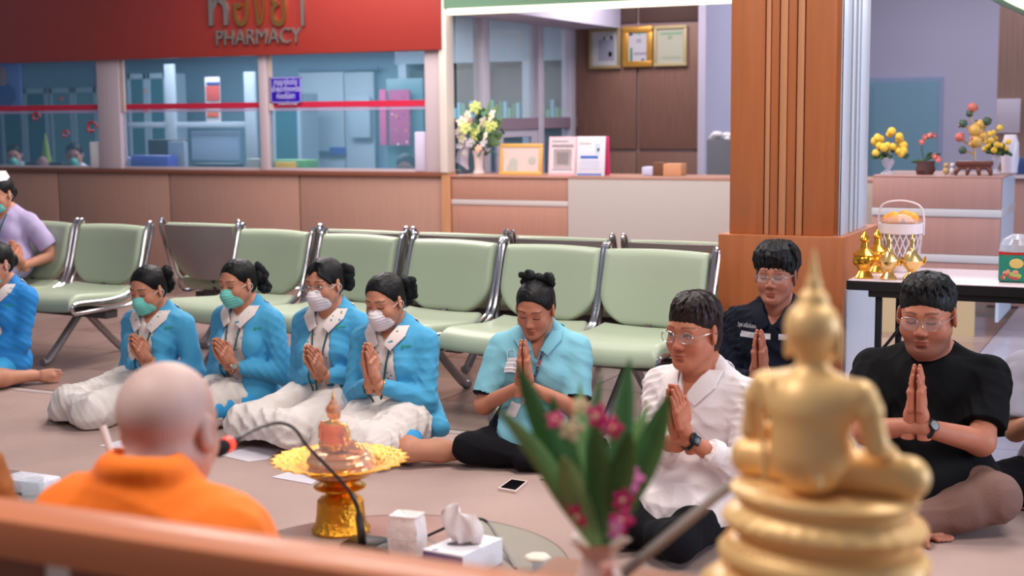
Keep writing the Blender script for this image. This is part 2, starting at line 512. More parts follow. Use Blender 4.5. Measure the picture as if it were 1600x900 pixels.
for k, (a, b) in enumerate(((-60, 153), (187, 405), (417, 664))):
    w = struct(empty('window_%d' % (k + 1)))
    xa, xb = XatY(a, YW, 1.5), XatY(b, YW, 1.5)
    boxo('glass_pane', (xa, YW + 0.045, 1.03), (xb, YW + 0.053, ZF + 0.05), M_pane, w)
    boxo('red_stripe', (xa, YW + 0.040, 1.572), (xb, YW + 0.0445, 1.622), mat('red_tape', (196, 34, 66), 0.5), w)
    boxo('white_stripe', (xa, YW + 0.040, 1.545), (xb, YW + 0.0445, 1.567), glass_mat('frost_tape', (190, 170, 200), 0.5), w)
    boxo('slide_rail', (xa + 0.01, YW + 0.02, 1.55), (xa + 0.045, YW + 0.04, ZF), mat('cream_rail', (196, 178, 170), 0.5), w)
    boxo('frame_edge', (xa, YW + 0.035, 1.025), (xb, YW + 0.065, 1.045), M_post, w)
# fascias
fa = struct(empty('trim_1'))
boxo('red_fascia_board', (X0, YW - 0.06, ZF), (XatY(688, YW - .06, 2.2), YW + 0.1, 3.0), M_red, fa, 0.004)
ly = YW - 0.075
def wx(px, py, y=ly): return PY(px, py, y)
p1, p2 = wx(338, 60), wx(470, 57)
t = text('PHARMACY', 0.19, ((p1.x + p2.x) / 2, ly, (p1.z + p2.z) / 2), M_silver, fa, 0.012, abs(p2.x - p1.x)); 
t.name = 'pharmacy_lettering'
for ch, a, b, m in (('ห', 326, 357, M_silver), ('อ', 366, 390, M_gold), ('ง', 397, 416, M_gold), ('ย', 424, 448, M_gold), ('า', 462, 478, M_silver)):
    q1, q2 = wx(a, 25), wx(b, 25)
    text(ch, 0.62, ((q1.x + q2.x) / 2, ly, q1.z + 0.10), m, fa, 0.014, abs(q2.x - q1.x) * 0.95, name='thai_letter')
q = wx(377, -8)
text('้', 0.62, (q.x, ly, q.z - 0.2), M_silver, fa, 0.014, 0.12, name='thai_letter')
fb = struct(empty('trim_2'))
zg = PY(900, 12, YW).z + 0.03
boxo('sage_fascia_board', (XP - 0.02, YW - 0.04, zg), (XE, YW + 0.12, 3.0), M_green, fb, 0.004)
boxo('light_strip', (XP + 0.02, YW - 0.045, zg - 0.045), (XE, YW + 0.04, zg), M_lamp, fb)
q1, q2 = PY(955, 0, YW - .05), PY(1075, 0, YW - .05)
text('REGISTRATION', 0.15, ((q1.x + q2.x) / 2, YW - 0.052, zg + 0.13), mat('pink_letter', (190, 120, 110), 0.4), fb, 0.01, q2.x - q1.x, name='lettering')

# --- pharmacy interior
XI = XP + 0.02                              # glazed partition between pharmacy and reception
YB = 13.1
wp = struct(empty('wall_pharmacy_interior'))
boxo('back_wall', (X0 - 3.2, 14.2, 0), (XI, 14.3, 3.0), M_blue_in, wp)
boxo('side_wall', (X0 - 3.3, YW, 0), (X0 - 3.2, 14.3, 3.0), M_blue_in, wp)
boxo('soffit', (X0 - 1, YW + 0.1, 2.62), (XI, 14.3, 2.7), mat('ceiling_cool_lit', (150, 170, 190), 0.8), wp)  # ceiling colour carries the cool light of the room
M_cab = mat('white_cabinet', (150, 170, 186), 0.5)  # white cabinets, cool interior light tinted into the colour
M_cabf = mat('white_door', (176, 190, 204), 0.5)  # same cool light tint mixed into the white doors
def cabinet(px0, px1, z0, z1, y, label, panes=2, m=M_cab, fill=M_teal, d=0.35):
    px0 = max(px0, 1)
    xa, xb = XatY(px0, y, 1.5), XatY(px1, y, 1.5)
    c = empty('glass_cabinet', ((xa + xb) / 2, y + d / 2, z0), 0, label, 'cabinet')
    w = (xb - xa) / 2
    boxo('carcass', (-w, -d / 2 + 0.02, 0), (w, d / 2, z1 - z0), m, c)
    for i in range(panes):
        a = -w + 2 * w * i / panes; b = -w + 2 * w * (i + 1) / panes
        mb = MB()
        for lo, hi in (((a + .005, -d / 2, .0), (a + .05, -d / 2 + .03, z1 - z0)), ((b - .05, -d / 2, 0), (b - .005, -d / 2 + .03, z1 - z0)), ((a, -d / 2, 0), (b, -d / 2 + .03, .06)), ((a, -d / 2, z1 - z0 - .06), (b, -d / 2 + .03, z1 - z0))):
            mb.box(lo, hi)
        dr = mb.build('door', m, c, False)
        boxo('door_glass', (a + .05, -d / 2 + .008, .06), (b - .05, -d / 2 + .019, z1 - z0 - .06), fill, dr)
    return c
M_tealdk = mat('dark_teal_glass', (44, 96, 108), 0.2)
cabinet(-40, 75, 0.0, 1.86, 13.4, 'teal glazed white cabinet deep in the pharmacy behind the leftmost seated clerk', 2, fill=M_tealdk)
cabinet(78, 152, 0.0, 1.86, 13.4, 'teal glazed cabinet behind the second seated pharmacy clerk', 2, fill=M_teal)
cabinet(200, 262, 0.0, 2.0, 13.2, 'teal glazed cabinet behind the blue tray in the pharmacy', 2, fill=M_tealdk)
cabinet(424, 470, 0.0, 1.75, 13.4, 'dark teal cabinet right under the blue notice in the pharmacy', 1, fill=M_tealdk)
def flat_thing(name, px0, py0, px1, py1, y, m, label, cat, d=0.04, parent=None):
    a, b = PY(px0, py1, y), PY(px1, py0, y)
    o = boxo(name, (a.x, y, a.z), (b.x, y + d, b.z), m, parent, 0.003)
    if label: tag(o, label, cat)
    return o
# doors in the pharmacy back
dp = struct(empty('door_1'))
flat_thing('door_leaf', 472, 112, 538, 330, 14.1, M_cabf, None, None, parent=dp)
flat_thing('door_leaf', 541, 112, 583, 330, 14.1, M_cabf, None, None, parent=dp)
flat_thing('lintel_strip', 466, 103, 590, 112, 14.08, mat('grey_lintel', (96, 124, 150), 0.6), None, None, parent=dp)
flat_thing('door_rail', 480, 236, 527, 242, 14.04, mat('grey_bar', (70, 90, 110), 0.4), None, None, parent=dp)
flat_thing('door_plate', 515, 230, 537, 242, 14.03, mat('blue_plate', (40, 70, 170), 0.4), None, None, parent=dp)
flat_thing('teal_screen', 606, 122, 660, 262, 13.6, M_teal, 'teal glass panel standing behind the pink flowered curtain', 'panel')
cu = flat_thing('flowered_curtain', 609, 140, 639, 227, 13.5, dots_mat('pink_flowers', (176, 60, 120), [(226, 196, 220), (150, 40, 90), (200, 120, 60)], 16, 0.3), 'pink curtain with white flowers hanging at the pharmacy back', 'curtain')
flat_thing('pink_curtain_strip', 594, 140, 602, 227, 13.5, mat('pink_cloth', (200, 70, 130), 0.7), 'narrow plain pink cloth strip hanging left of the flowered curtain', 'curtain')
wbd = flat_thing('notice_board', 546, 150, 577, 215, 14.0, mat('board_white', (170, 190, 205), 0.4), 'small whiteboard with grey rim on the pharmacy back door', 'board')
po = flat_thing('wall_poster', 322, 120, 342, 192, 13.0, M_paper, 'tall narrow poster in red, white and blue behind the middle pharmacy window', 'poster', 0.02)
for (a, b, c, d_, col) in ((322, 134, 342, 158, (200, 70, 60)), (322, 162, 342, 174, (210, 200, 210)), (323, 176, 341, 183, (214, 84, 40)), (322, 128, 342, 133, (40, 70, 150))):
    flat_thing('print', a, b, c, d_, 12.985, mat('print_%d_%d' % (a, b), col, 0.7), None, None, 0.012, None).parent = po
flat_thing('wall_cupboard_frame', 262, 100, 270, 262, 12.7, M_cabf, 'thin pale upright partition frame left of the tall poster', 'frame')
flat_thing('partition_rail', 200, 190, 385, 200, 12.72, M_cabf, 'pale horizontal partition rail under the tall poster', 'frame')
flat_thing('partition_screen', 300, 205, 372, 250, 12.8, mat('pale_screen', (150, 170, 200), 0.5), 'low pale blue partition screen beneath the tall poster', 'panel')
flat_thing('partition_upright', 385, 112, 396, 262, 12.7, M_cabf, 'pale upright partition frame just left of the blue notice', 'frame')
bp = flat_thing('portrait_panel', -20, 92, 30, 168, 12.4, mat('panel_sky', (90, 120, 190), 0.6), 'flat picture of a person in a blue shirt at the pharmacy corner', 'poster', 0.02)  # flat panel showing a blue shirted figure
q = PY(3, 125, 12.39)
mb = MB(); mb.ball((q.x, 12.39, q.z + .03), (.085, .012, .12), 0).ball((q.x, 12.39, q.z - .17), (.2, .010, .14), 1)
o = mb.build('print', [mat('print_skin', (150, 110, 110), .7), mat('print_shirt', (40, 60, 150), .7)], bp)
# red swirl stickers on the left window
for (x, y, s, lb_) in ((56, 183, .055, 'middle sized red curl just under the red stripe'), (143, 200, .07, 'largest red curl, beside the first wide post'), (102, 210, .045, 'red curl above the second clerk\'s head'), (96, 155, .025, 'tiny red mark above the red stripe'), (226, 143, .02, 'tiny red dot in the second window, above the stripe'), (228, 174, .02, 'tiny red dot in the second window, below the stripe')):
    q = PY(x, y, YW + 0.038)
    pts = [q + Vector((math.cos(a) * s * (1 - a / 9), 0, math.sin(a) * s * (1 - a / 9))) for a in [i * .5 for i in range(12)]]
    tag(MB().tube(pts, s * 0.16, 5).build('window_sticker', mat('red_sticker', (190, 50, 60), .5)), None, 'sticker', 'small red curl stickers on the pharmacy glass')['label'] = lb_ + ' on the glass'
# blue notice
bn = flat_thing('blue_notice', 421, 120, 468, 161, YW + 0.02, mat('notice_blue', (44, 10, 170), .4), 'blue notice with white Thai lines on the pharmacy window', 'sign', 0.012)
a, b = PY(421, 161, YW), PY(468, 120, YW)
mb = MB()
for lo, hi in (((a.x, YW + .016, a.z), (b.x, YW + .0195, a.z + .012)), ((a.x, YW + .016, b.z - .012), (b.x, YW + .0195, b.z)), ((a.x, YW + .016, a.z), (a.x + .012, YW + .0195, b.z)), ((b.x - .012, YW + .016, a.z), (b.x, YW + .0195, b.z))): mb.box(lo, hi)
mb.build('border', mat('notice_white', (150, 140, 210), .5), bn, False)
for i, (s_, w_) in enumerate((('กรุณาติดต่อ', .24), ('เจ้าหน้าที่ทุกครั้ง', .29), ('ก่อนรับยา', .19), ('งานเภสัชกรรม', .2))):
    text(s_, 0.07 if i < 3 else .05, ((a.x + b.x) / 2 + (0.02 if i == 3 else 0), YW + .017, b.z - .045 - i * .06), mat('notice_text', (206, 200, 232), .5), bn, 0.001, w_)

# items on the pharmacy ledge
def ledge_box(name, px0, px1, py0, py1, y, m, label, cat, d=0.2, bev=0.01, grp=None):
    a, b = PY(px0, py1, y), PY(px1, py0, y)
    z0 = 1.025
    o = boxo(name, (-(b.x - a.x) / 2, 0, 0), ((b.x - a.x) / 2, d, max(b.z - z0, 0.03)), m, None, bev)
    o.location = ((a.x + b.x) / 2, y, z0)
    return tag(o, label, cat, grp)
ledge_box('blue_tray', 205, 262, 243, 262, YW + .11, mat('tray_blue', (84, 92, 200), .4), 'blue plastic tray on the pharmacy ledge', 'tray', .15)
ledge_box('tray', 190, 202, 246, 262, YW + .1, mat('tray_pale', (150, 170, 220), .4), 'pale small tray beside the blue tray on the ledge', 'tray', .12)
ms = ledge_box('computer_screen', 232, 288, 218, 262, YW + .42, M_black, 'black computer screen behind the blue tray', 'monitor', .05)
ledge_box('desktop_case', 263, 287, 221, 258, YW + .3, mat('case_white', (170, 190, 214), .5), 'white upright file holder against the black computer screen', 'file holder', .06)
ledge_box('green_box', 420, 478, 250, 264, YW + .1, mat('box_green', (96, 176, 90), .5), 'green flat box with yellow side on the pharmacy ledge', 'box', .2)
ledge_box('yellow_box', 429, 461, 253, 266, YW + .05, mat('box_yellow', (200, 170, 70), .5), 'yellow flat box in front of the green box', 'box', .045)
ledge_box('acrylic_sign', 141, 158, 222, 262, YW + .03, M_paper, 'white acrylic leaflet holder on the ledge by the first wide post', 'holder', .02)
ledge_box('acrylic_sign', 648, 664, 206, 264, YW + .03, mat('acryl_lilac', (200, 190, 214), .4), 'tall white leaflet holder on the ledge by the last window post', 'holder', .02)
ledge_box('basket', 384, 402, 248, 262, YW + .12, mat('basket_white', (190, 190, 190), .5), 'small white basket on the ledge near the third post', 'basket', .15)
ledge_box('keyboard', 300, 366, 256, 263, YW + .1, M_black, 'black keyboard lying along the pharmacy ledge', 'keyboard', .15, .004)
ledge_box('label_printer', 38, 96, 254, 263, YW + .25, M_black, 'black low label printer on the ledge between the clerks', 'printer', .12)
o = MB().lathe([(.0, 0), (.05, .0), (.065, .03), (.055, .07), (.02, .1), (0, .11)], n=14).build('clay_pot', mat('clay_pink', (150, 110, 110), .7)); o.location = (XatY(66, YW + .12, 1.05), YW + .12, 1.025)
tag(o, 'small pinkish rounded pot on the ledge near the first clerk', 'pot')
o = MB().lathe([(.055, 0), (.06, .02), (.045, .1), (.03, .2), (.01, .3), (0, .33)], n=10, mod=lambda a, z: 1 + .15 * math.sin(5 * a)).build('christmas_tree_ornament', mat('yellowgreen', (120, 150, 60), .7)); o.location = (XatY(72, YW + .46, 1.1), YW + .46, 1.025)
tag(o, 'small yellow green cone shaped tree ornament behind the ledge', 'ornament')

# --- reception: counter, glazed partition, walnut wall
rc = empty('reception_counter', (0, 0, 0), 0, 'reception counter with pink oak front, steel bands and a grey white end panel', 'counter')
xg = XatY(888, YW, .8)
zt = 1.0
for z0, z1 in ((0.80, zt - 0.02), (0.51, 0.755), (0.1, 0.47)):
    boxo('front_panel', (XP + .015, YW, z0), (xg - .004, YW + .05, z1), M_lam2, rc, .004)
for z0 in (.757, .472):
    boxo('steel_band', (XP + .012, YW - .006, z0), (xg - .002, YW + .05, z0 + .042), M_band, rc, .003)
boxo('grey_panel', (xg, YW - .01, 0.03), (XE, YW + .05, zt), M_greywhite, rc, .004)
boxo('counter_body', (XP + .012, YW + .05, 0.0), (XE, YW + .5, zt - .03), M_lam2, rc)
boxo('worktop', (XP + .012, YW - .015, zt - .018), (XE, YW + .55, zt + .0), M_lam2, rc, .004)
gp = struct(empty('window_4'))
yg = [YW + .1, PX(750, 150, XI).y, PX(838, 150, XI).y, YB]
zmid = PX(850, 192, XI).z
M_al = mat('aluminium_mullion', (176, 170, 184), .5)
for i, y in enumerate((PX(752, 150, XI).y, PX(838, 150, XI).y, YB - .12)):
    boxo('mullion', (XI - .05, y - .05 + .0, 0), (XI + .05, y + .07, 2.42), M_al, gp, .004)
boxo('mullion', (XI - .04, YW + .1, 2.36), (XI + .04, YB, 2.48), M_al, gp)
boxo('mullion', (XI - .045, YW + .4, zmid - .05), (XI + .045, YB, zmid + .05), mat('rail_mauve', (130, 112, 126), .5), gp)
boxo('glass_pane', (XI - .006, YW + .12, zmid), (XI + .004, YB, 2.38), M_clear, gp)
boxo('glass_pane', (XI - .006, YW + .12, 0.0), (XI + .004, YB, zmid), M_pane, gp)
boxo('lower_frame', (XI + .005, PX(772, 240, XI).y, .6), (XI + .03, PX(782, 240, XI).y, zmid), M_al, gp)
boxo('lower_frame', (XI + .005, PX(826, 240, XI).y, .6), (XI + .03, PX(836, 240, XI).y, zmid), M_al, gp)
boxo('lower_frame', (XI + .005, PX(782, 240, XI).y, zmid - .12), (XI + .03, PX(826, 240, XI).y, zmid - .04), M_al, gp)
# shelf units seen through the partition
M_dark = mat('dark_shelf_back', (50, 56, 58), .6)
su = empty('medicine_shelf', (-6.85, 13.95, 0), -math.pi / 2, 'medicine shelving with dark bays seen through the reception partition glass', 'shelf')
for k in range(4):
    y = -.95 + k * .5
    boxo('shelf_bay', (-.2, y + .04, .9), (.12, y + .42, 1.98), M_dark, su)
    boxo('bay_side', (-.2, y - .06, .0), (.2, y + .04, 2.05), M_cabf, su)
    boxo('shelf_board', (.1, y + .04, 1.42), (.2, y + .42, 1.45), mat('shelf_ochre', (150, 116, 80), .6), su)
    mb = MB(); rk = random.Random(k)
    for i in range(7): mb.box((.121, y + .06 + .05 * i, 1.455), (.19, y + .10 + .05 * i, 1.455 + rk.uniform(.08, .2)), mi=rk.randrange(3))
    o = mb.build('medicine_boxes', [mat('box_mint', (90, 170, 130), .6), mat('box_aqua', (120, 190, 210), .6), mat('box_leaf', (60, 130, 70), .6)], su, False)
boxo('top_cupboard', (-.2, -1.05, 2.05), (.2, 1.0, 2.6), M_cab, su)
wr = struct(empty('wall_reception'))
X1100 = XatY(1100, YB, 1.5); X895 = XI
zd = PY(1000, 39, YB).z
xj = XatY(996, YB, 1.5)
for a, b in ((X895 + .03, xj - .012), (xj + .012, X1100)):
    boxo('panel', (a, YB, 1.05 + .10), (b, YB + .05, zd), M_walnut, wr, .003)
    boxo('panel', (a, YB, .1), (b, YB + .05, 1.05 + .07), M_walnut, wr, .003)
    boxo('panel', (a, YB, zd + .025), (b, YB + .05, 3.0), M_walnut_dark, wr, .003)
boxo('backing', (X895, YB + .03, 0), (X1100, YB + .1, 3.0), mat('joint_mauve', (140, 118, 124), .5), wr)
boxo('side_panel', (X1100 - .06, YB - .004, 0), (X1100 + .012, YB + 3.2, 3.0), M_lav, wr)
boxo('soffit', (XI, YW + .12, PX(850, 41, XI).z + .0), (XI + .5, YB, 3.0), M_lav, wr)

# certificates on the walnut wall
M_cert = mat('certificate_paper', (170, 168, 176), .6)
def framed(px0, py0, px1, py1, y, mf, label, fw, mi_, det, parent=None, cat='picture frame'):
    a, b = PY(px0, py1, y), PY(px1, py0, y)
    w, h = b.x - a.x, b.z - a.z
    r = empty('framed_certificate', ((a.x + b.x) / 2, y, a.z), 0, label, cat)
    mb = MB()
    mb.box((-w / 2, -.02, 0), (w / 2, .018, fw), .003).box((-w / 2, -.02, h - fw), (w / 2, .018, h), .003)
    mb.box((-w / 2, -.02, fw), (-w / 2 + fw, .018, h - fw), .003).box((w / 2 - fw, -.02, fw), (w / 2, .018, h - fw), .003)
    mb.build('frame', mf, r)
    boxo('sheet', (-w / 2 + fw, -.004, fw), (w / 2 - fw, .015, h - fw), mi_, r)
    for (u0, v0, u1, v1, col) in det:
        boxo('print', (-w / 2 + u0 * w, -.0065, v0 * h), (-w / 2 + u1 * w, -.003, v1 * h), mat('pr_%d_%d_%d' % col, col, .7), r)
    return r
yc = YB - .022
framed(921, 44, 970, 108, yc, mat('frame_olive_gold', (140, 124, 84), .4), 'pale certificate with red seal in thin olive frame, leftmost of three', .03, M_cert, ((.3, .2, .8, .72, (132, 134, 152)), (.62, .3, .72, .42, (140, 50, 80)), (.66, .72, .76, .82, (70, 76, 110)), (.44, .72, .52, .8, (100, 104, 120))))
framed(974, 41, 1020, 105, yc, mat('frame_gold', (190, 140, 60), .3, metal=.5), 'certificate in broad gold frame, middle one on the walnut wall', .055, M_cert, ((.24, .14, .31, .48, (20, 110, 90)), (.2, .78, .32, .86, (50, 80, 110)), (.36, .3, .82, .36, (140, 130, 150)), (.45, .6, .62, .7, (140, 140, 156)), (.62, .14, .72, .2, (90, 90, 120)), (.5, .78, .6, .86, (120, 170, 160))))
framed(1022, 39, 1074, 104, yc, mat('frame_cream', (166, 148, 110), .4), 'greenish certificate in thin cream frame, rightmost of three', .03, mat('certificate_green', (160, 160, 146), .6), ((.2, .78, .85, .84, (120, 150, 120)), (.42, .66, .55, .76, (130, 150, 130)), (.25, .18, .8, .26, (146, 152, 136))))

# pillar: fluted column on a plinth block
pc = G(1318, 590, 0); d0 = 6.95
pcr = D(1318, 371, d0); zb = pcr.z
XPc, YPc = pcr.x, pcr.y
pl = struct(empty('pillar'))
wx0 = XatY(1122, YPc, zb); 
dep = PX(1372, 357, XPc).y - YPc
boxo('plinth', (wx0, YPc, 0), (XPc, YPc + dep, zb), M_pillar, pl, .006)
ins = .045
cx0, cx1 = XatY(1141, YPc + ins, 1.4), XatY(1314, YPc + ins, 1.4)
cy0, cy1 = YPc + ins, PX(1357, 200, cx1).y
core = .02
boxo('core', (cx0 + core, cy0 + core, zb), (cx1 - core, cy1 - core, 3.3), M_pillar_rib, pl)
def stave(a, b, m): boxo('stave', (XatY(a, cy0, 1.4), cy0, zb), (XatY(b, cy0, 1.4), cy0 + .03, 3.3), m, pl, .003)
stave(1141, 1194, M_pillar); stave(1257, 1314, M_pillar)
stave(1204, 1216, M_pillar); stave(1230, 1243, M_pillar)
for a, b in ((1196, 1203), (1218, 1229), (1245, 1255)):
    boxo('stave', (XatY(a, cy0, 1.4), cy0 - .006, zb), (XatY(b, cy0, 1.4), cy0 + .03, 3.3), M_pillar_rib, pl, .004)
M_side = wood_mat('pillar_side_reflection_and_panel', (196, 200, 210), .22, amount=.04)  # column side: bluish daylight reflection painted in; low panel: real pale laminate
M_groove = mat('groove_dark', (96, 70, 66), .6)
def sstave(f0, f1, m, dx=0.0): boxo('side_stave', (cx1 - .03, cy0 + f0 * (cy1 - cy0), zb), (cx1 + dx, cy0 + f1 * (cy1 - cy0), 3.3), m, pl, .002)
sstave(.0, .31, M_side); sstave(.38, .48, M_side); sstave(.55, .63, M_side); sstave(.68, 1.0, M_side)
boxo('side_groove', (cx1 - .04, cy0 + .02, zb), (cx1 - .02, cy1 - .02, 3.3), M_groove, pl)

boxo('side_panel', (XPc - .01, YPc + .05, 0.0), (XPc + .012, YPc + dep, PX(1350, 437, XPc).z), M_side, pl)
# --- right: far desk, lavender wall, door
YD = 9.75
dk = empty('reception_desk', (0, 0, 0), 0, 'far pink oak reception desk with pale bands carrying yellow flowers', 'desk')
xd0, xd1 = XatY(1340, YD, 1.0) + .1, XatY(1565, YD, 1.0)
zdt = PY(1460, 278, YD).z
zb1, zb2 = PY(1460, 334, YD).z, PY(1460, 405, YD).z
M_lamd = wood_mat('desk_oak', (168, 128, 122), .5, amount=.05)
boxo('front_panel', (xd0, YD, zb1 + .035), (xd1, YD + .05, zdt), M_lamd, dk, .004)
boxo('front_panel', (xd0, YD, zb2 + .035), (xd1, YD + .05, zb1 - .02), M_lamd, dk, .004)
boxo('front_panel', (xd0, YD, PY(1460, 447, YD).z), (xd1, YD + .05, zb2 - .02), M_lamd, dk, .004)
boxo('toe_panel', (xd0, YD + .02, .0), (XatY(1523, YD, .3), YD + .06, PY(1460, 447, YD).z), mat('toe_beige', (196, 176, 140), .5), dk)
for z in (zb1, zb2):
    boxo('pale_band', (xd0, YD - .006, z - .018), (xd1 + .006, YD + .8, z + .033), mat('band_pale', (192, 190, 196), .35), dk, .003)
boxo('end_panel', (xd1 - .02, YD + .05, .1), (xd1, YD + .8, zdt), mat('end_pale_laminate', (190, 204, 222), .3), dk)
boxo('desk_top', (xd0, YD + .0, zdt - .0), (xd1 + .01, YD + .8, zdt + .015), M_lamd, dk, .004)
zdt += .015
wv = struct(empty('wall_lavender'))
YV = 17.5
x1558 = XatY(1558, YV, 1.5)
boxo('wall_face', (XatY(1300, YV, 1.5) - 2.5, YV, 0), (x1558, YV + .1, 5.0), M_lav, wv)
yw2 = 14.0
boxo('wood_wing', (XatY(1557, yw2, 1.5), yw2, 0), (XatY(1557, yw2, 1.5) + 3, yw2 + .1, 4.0), wood_mat('wing_oak', (150, 116, 104), .5), wv)
dr = struct(empty('door_2'))
a, b = PY(1358, 330, YV), PY(1475, 120, YV)
boxo('door_frame', (a.x - .35, YV - .03, 0), (b.x, YV, b.z), mat('door_frame_lilac', (150, 160, 190), .4), dr)
boxo('door_glass', (a.x - .25, YV - .05, 0), (b.x - .05, YV - .03, b.z - .05), mat('door_teal_grey', (126, 164, 182), .3), dr)
boxo('door_stile', (XatY(1362, YV, 1.5), YV - .06, 0), (XatY(1368, YV, 1.5), YV - .045, b.z - .1), mat('stile', (120, 158, 176), .4), dr)
fn = flat_thing('wall_notice', 1556, 154, 1595, 208, yw2 - .03, mat('notice_lilac', (206, 192, 204), .6), 'blank pale notice sheet pinned on the far oak wall', 'notice', .02)
# cove light, upper right corner
cl = empty('ceiling_light_panel', (0, 0, 0), 0, 'bright curved ceiling light panel at the top right corner', 'ceiling light')
q0 = D(1558, -6, 8.0); zc = q0.z
arc = [G(px, py, zc) for px, py in ((1552, -6), (1566, 2), (1580, 9), (1594, 15), (1612, 24))]
cc = [G(1640, -6, zc), ]
mb = MB(); mb.prism([Vector(p) for p in arc] + [G(1700, 22, zc), G(1700, -6, zc)], (0, 0, .05)); mb.build('diffuser', M_lamp, cl, False)
mb = MB(); mb.tube(arc, .025, 6).build('rim', M_green, cl)

# ------------------------------------------------------------------ waiting benches
M_pad = mat('sage_vinyl', (164, 174, 150), .42, var=.02, vscale=3, bump=.06, bscale=30)
M_perf = mat('perforated_steel', (160, 150, 148), .35, metal=.35)
M_beam = mat('beam_dark', (80, 72, 72), .5)
M_leg = mat('leg_grey', (150, 142, 146), .35, metal=.7)
def back_pad():
    f = Field((-.34, .0, .40), (.34, .42, .92), .009)
    def fn(X, Y, Z):
        v = (Z - .440) / .380
        hw = .292 - .012 * v
        hw = np.where(v < .52, .05 + (hw - .05) * np.sqrt(np.clip(1 - ((.52 - v) / .54) ** 2.4, 0, 1)), hw)
        yc = .20 + .26 * (Z - .45) + .03 * (1 - (X / .28) ** 2) + .02 * np.clip(v - .75, 0, 1) * 6 * (v - .75)
        a = np.abs(X) - hw; z1 = Z - .815 - 0.006 * (1 - (X / .28) ** 2); z0 = .437 - Z
        e = np.maximum(np.maximum(a, z1), z0)
        d2 = np.sqrt(np.maximum(e + .035, 0) ** 2 + np.maximum(np.abs(Y - yc) - .002, 0) ** 2) - .035 + np.minimum(e + .035, 0) * .0
        return np.maximum(e * .9, np.where(e > -.035, d2, np.abs(Y - yc) - .037)) * .8
    f.apply((-.34, .0, .40), (.34, .42, .92), fn, 0)
    return f.mesh()
def seat_pad():
    f = Field((-.34, -.42, .30), (.34, .25, .52), .009)
    def fn(X, Y, Z):
        hw = .298 - .06 * np.clip((Y - .0) / .22, 0, 1) ** 2
        zc = .415 - .035 * np.clip((Y + .3) / .5, 0, 1) + .06 * np.clip((Y - .02) / .2, 0, 1) ** 2 - .035 * np.clip((-Y - .25) / .1, 0, 2) ** 2 - .012 * (1 - (X / .28) ** 2)
        a = np.abs(X) - hw; e = np.maximum(np.maximum(a, -.36 - Y), Y - .20)
        d2 = np.sqrt(np.maximum(e + .03, 0) ** 2 + np.maximum(np.abs(Z - zc) - .005, 0) ** 2) - .034
        return np.where(e > -.03, d2, np.abs(Z - zc) - .039) * .8
    f.apply((-.34, -.42, .30), (.34, .25, .52), fn, 0)
    return f.mesh()
seat_me, back_me = np_mesh('seat', seat_pad()), np_mesh('backrest', back_pad())
for me in (seat_me, back_me): me.materials.append(M_pad)
def tube_frame(s):
    x = s * .306
    pts = spline([(x, -.33, .335), (x, -.345, .37), (x, -.30, .395), (x, -.05, .39), (x, .12, .42), (x, .20, .50), (x, .285, .78), (x, .305, .825), (x, .325, .84), (x, .338, .815), (x, .315, .72), (x, .20, .42), (x, .12, .345), (x, -.1, .34)], 4)
    return MB().tube(pts, .0125, 8, closed=True)
fr_me = None
def perf_me():
    g = []
    for i in range(9):
        v = i / 8; z = .45 + .355 * v; row = []
        for j in range(9):
            u = -1 + 2 * j / 8; hw = .27 * min(1, .45 + .9 * v)
            row.append((u * hw, .262 + .26 * (z - .45) + .03 * (1 - u * u), z))
        g.append(row)
    return MB().sheet(g, th=.006)
pf = None
def bench(nseat, pitch, loc, rz, label, facing_group):
    """row of seats in local x, centred; faces -y"""
    global fr_me, pf
    r = empty('waiting_bench', loc, rz, label, 'bench', facing_group)
    W = pitch * nseat
    boxo('beam', (-W / 2 + .04, -.06, .27), (W / 2 - .04, .04, .33), M_beam, r, .008)
    for i in range(nseat):
        x = -W / 2 + pitch * (i + .5)
        for me, n in ((seat_me, 'seat'), (back_me, 'backrest')):
            o = link(n, me, None, r); o.location = (x, 0, 0)
        if pf is None:
            o = perf_me().build('back_plate', M_perf, r); pf = o.data
        else: o = link('back_plate', pf, None, r)
        o.location = (x, 0, 0)
        for s in (-1, 1):
            key = 'f%d' % s
            if key not in tm:
                o = tube_frame(s).build('side_frame', M_chrome, r); tm[key] = o.data
            else: o = link('side_frame', tm[key], None, r)
            o.location = (x, 0, 0)
        if 'br' not in tm:
            o = MB().prism([(-.012, -.2, .33), (-.012, .18, .33), (-.012, .22, .47), (-.012, .12, .41), (-.012, -.2, .385)], (.024, 0, 0)).box((-.12, .1, .33), (.12, .16, .40), .01).build('bracket', M_beam, r); tm['br'] = o.data
        else: o = link('bracket', tm['br'], None, r)
        o.location = (x, 0, 0)
    for x in (-W / 2 + .3, W / 2 - .3):
        mb = MB()
        mb.tube(spline([(x, -.34, .022), (x, -.28, .045), (x, -.04, .28)], 4), .024, 8)
        mb.tube(spline([(x, .34, .022), (x, .28, .045), (x, .03, .28)], 4), .024, 8)
        mb.build('leg', M_leg, r)
    return r
def bench_at(pxs, ytop, n, label, away=False, zt=.83, extra=0):
    """pxs: picture columns of the first and last seat back centres; ytop: world y of the back tops at both"""
    p1 = Vector((XatY(pxs[0], ytop[0], zt), ytop[0], 0)); p2 = Vector((XatY(pxs[1], ytop[1], zt), ytop[1], 0))
    d = p2 - p1; pitch = d.length / max(n - 1, 1); a = math.atan2(d.y, d.x); dn = d.normalized()
    nseat = n + extra
    mid = (p1 + p2) / 2 - dn * (pitch * extra / 2)
    nrm = Vector((-dn.y, dn.x, 0))
    if away: return bench(nseat, pitch, mid + nrm * .30, a + math.pi, label, None)
    return bench(nseat, pitch, mid - nrm * .30, a, label, None)
bench_at((66, 176), (7.2, 7.14), 2, 'green vinyl bench at the far left, nearest the nurse in the white cap', extra=1)
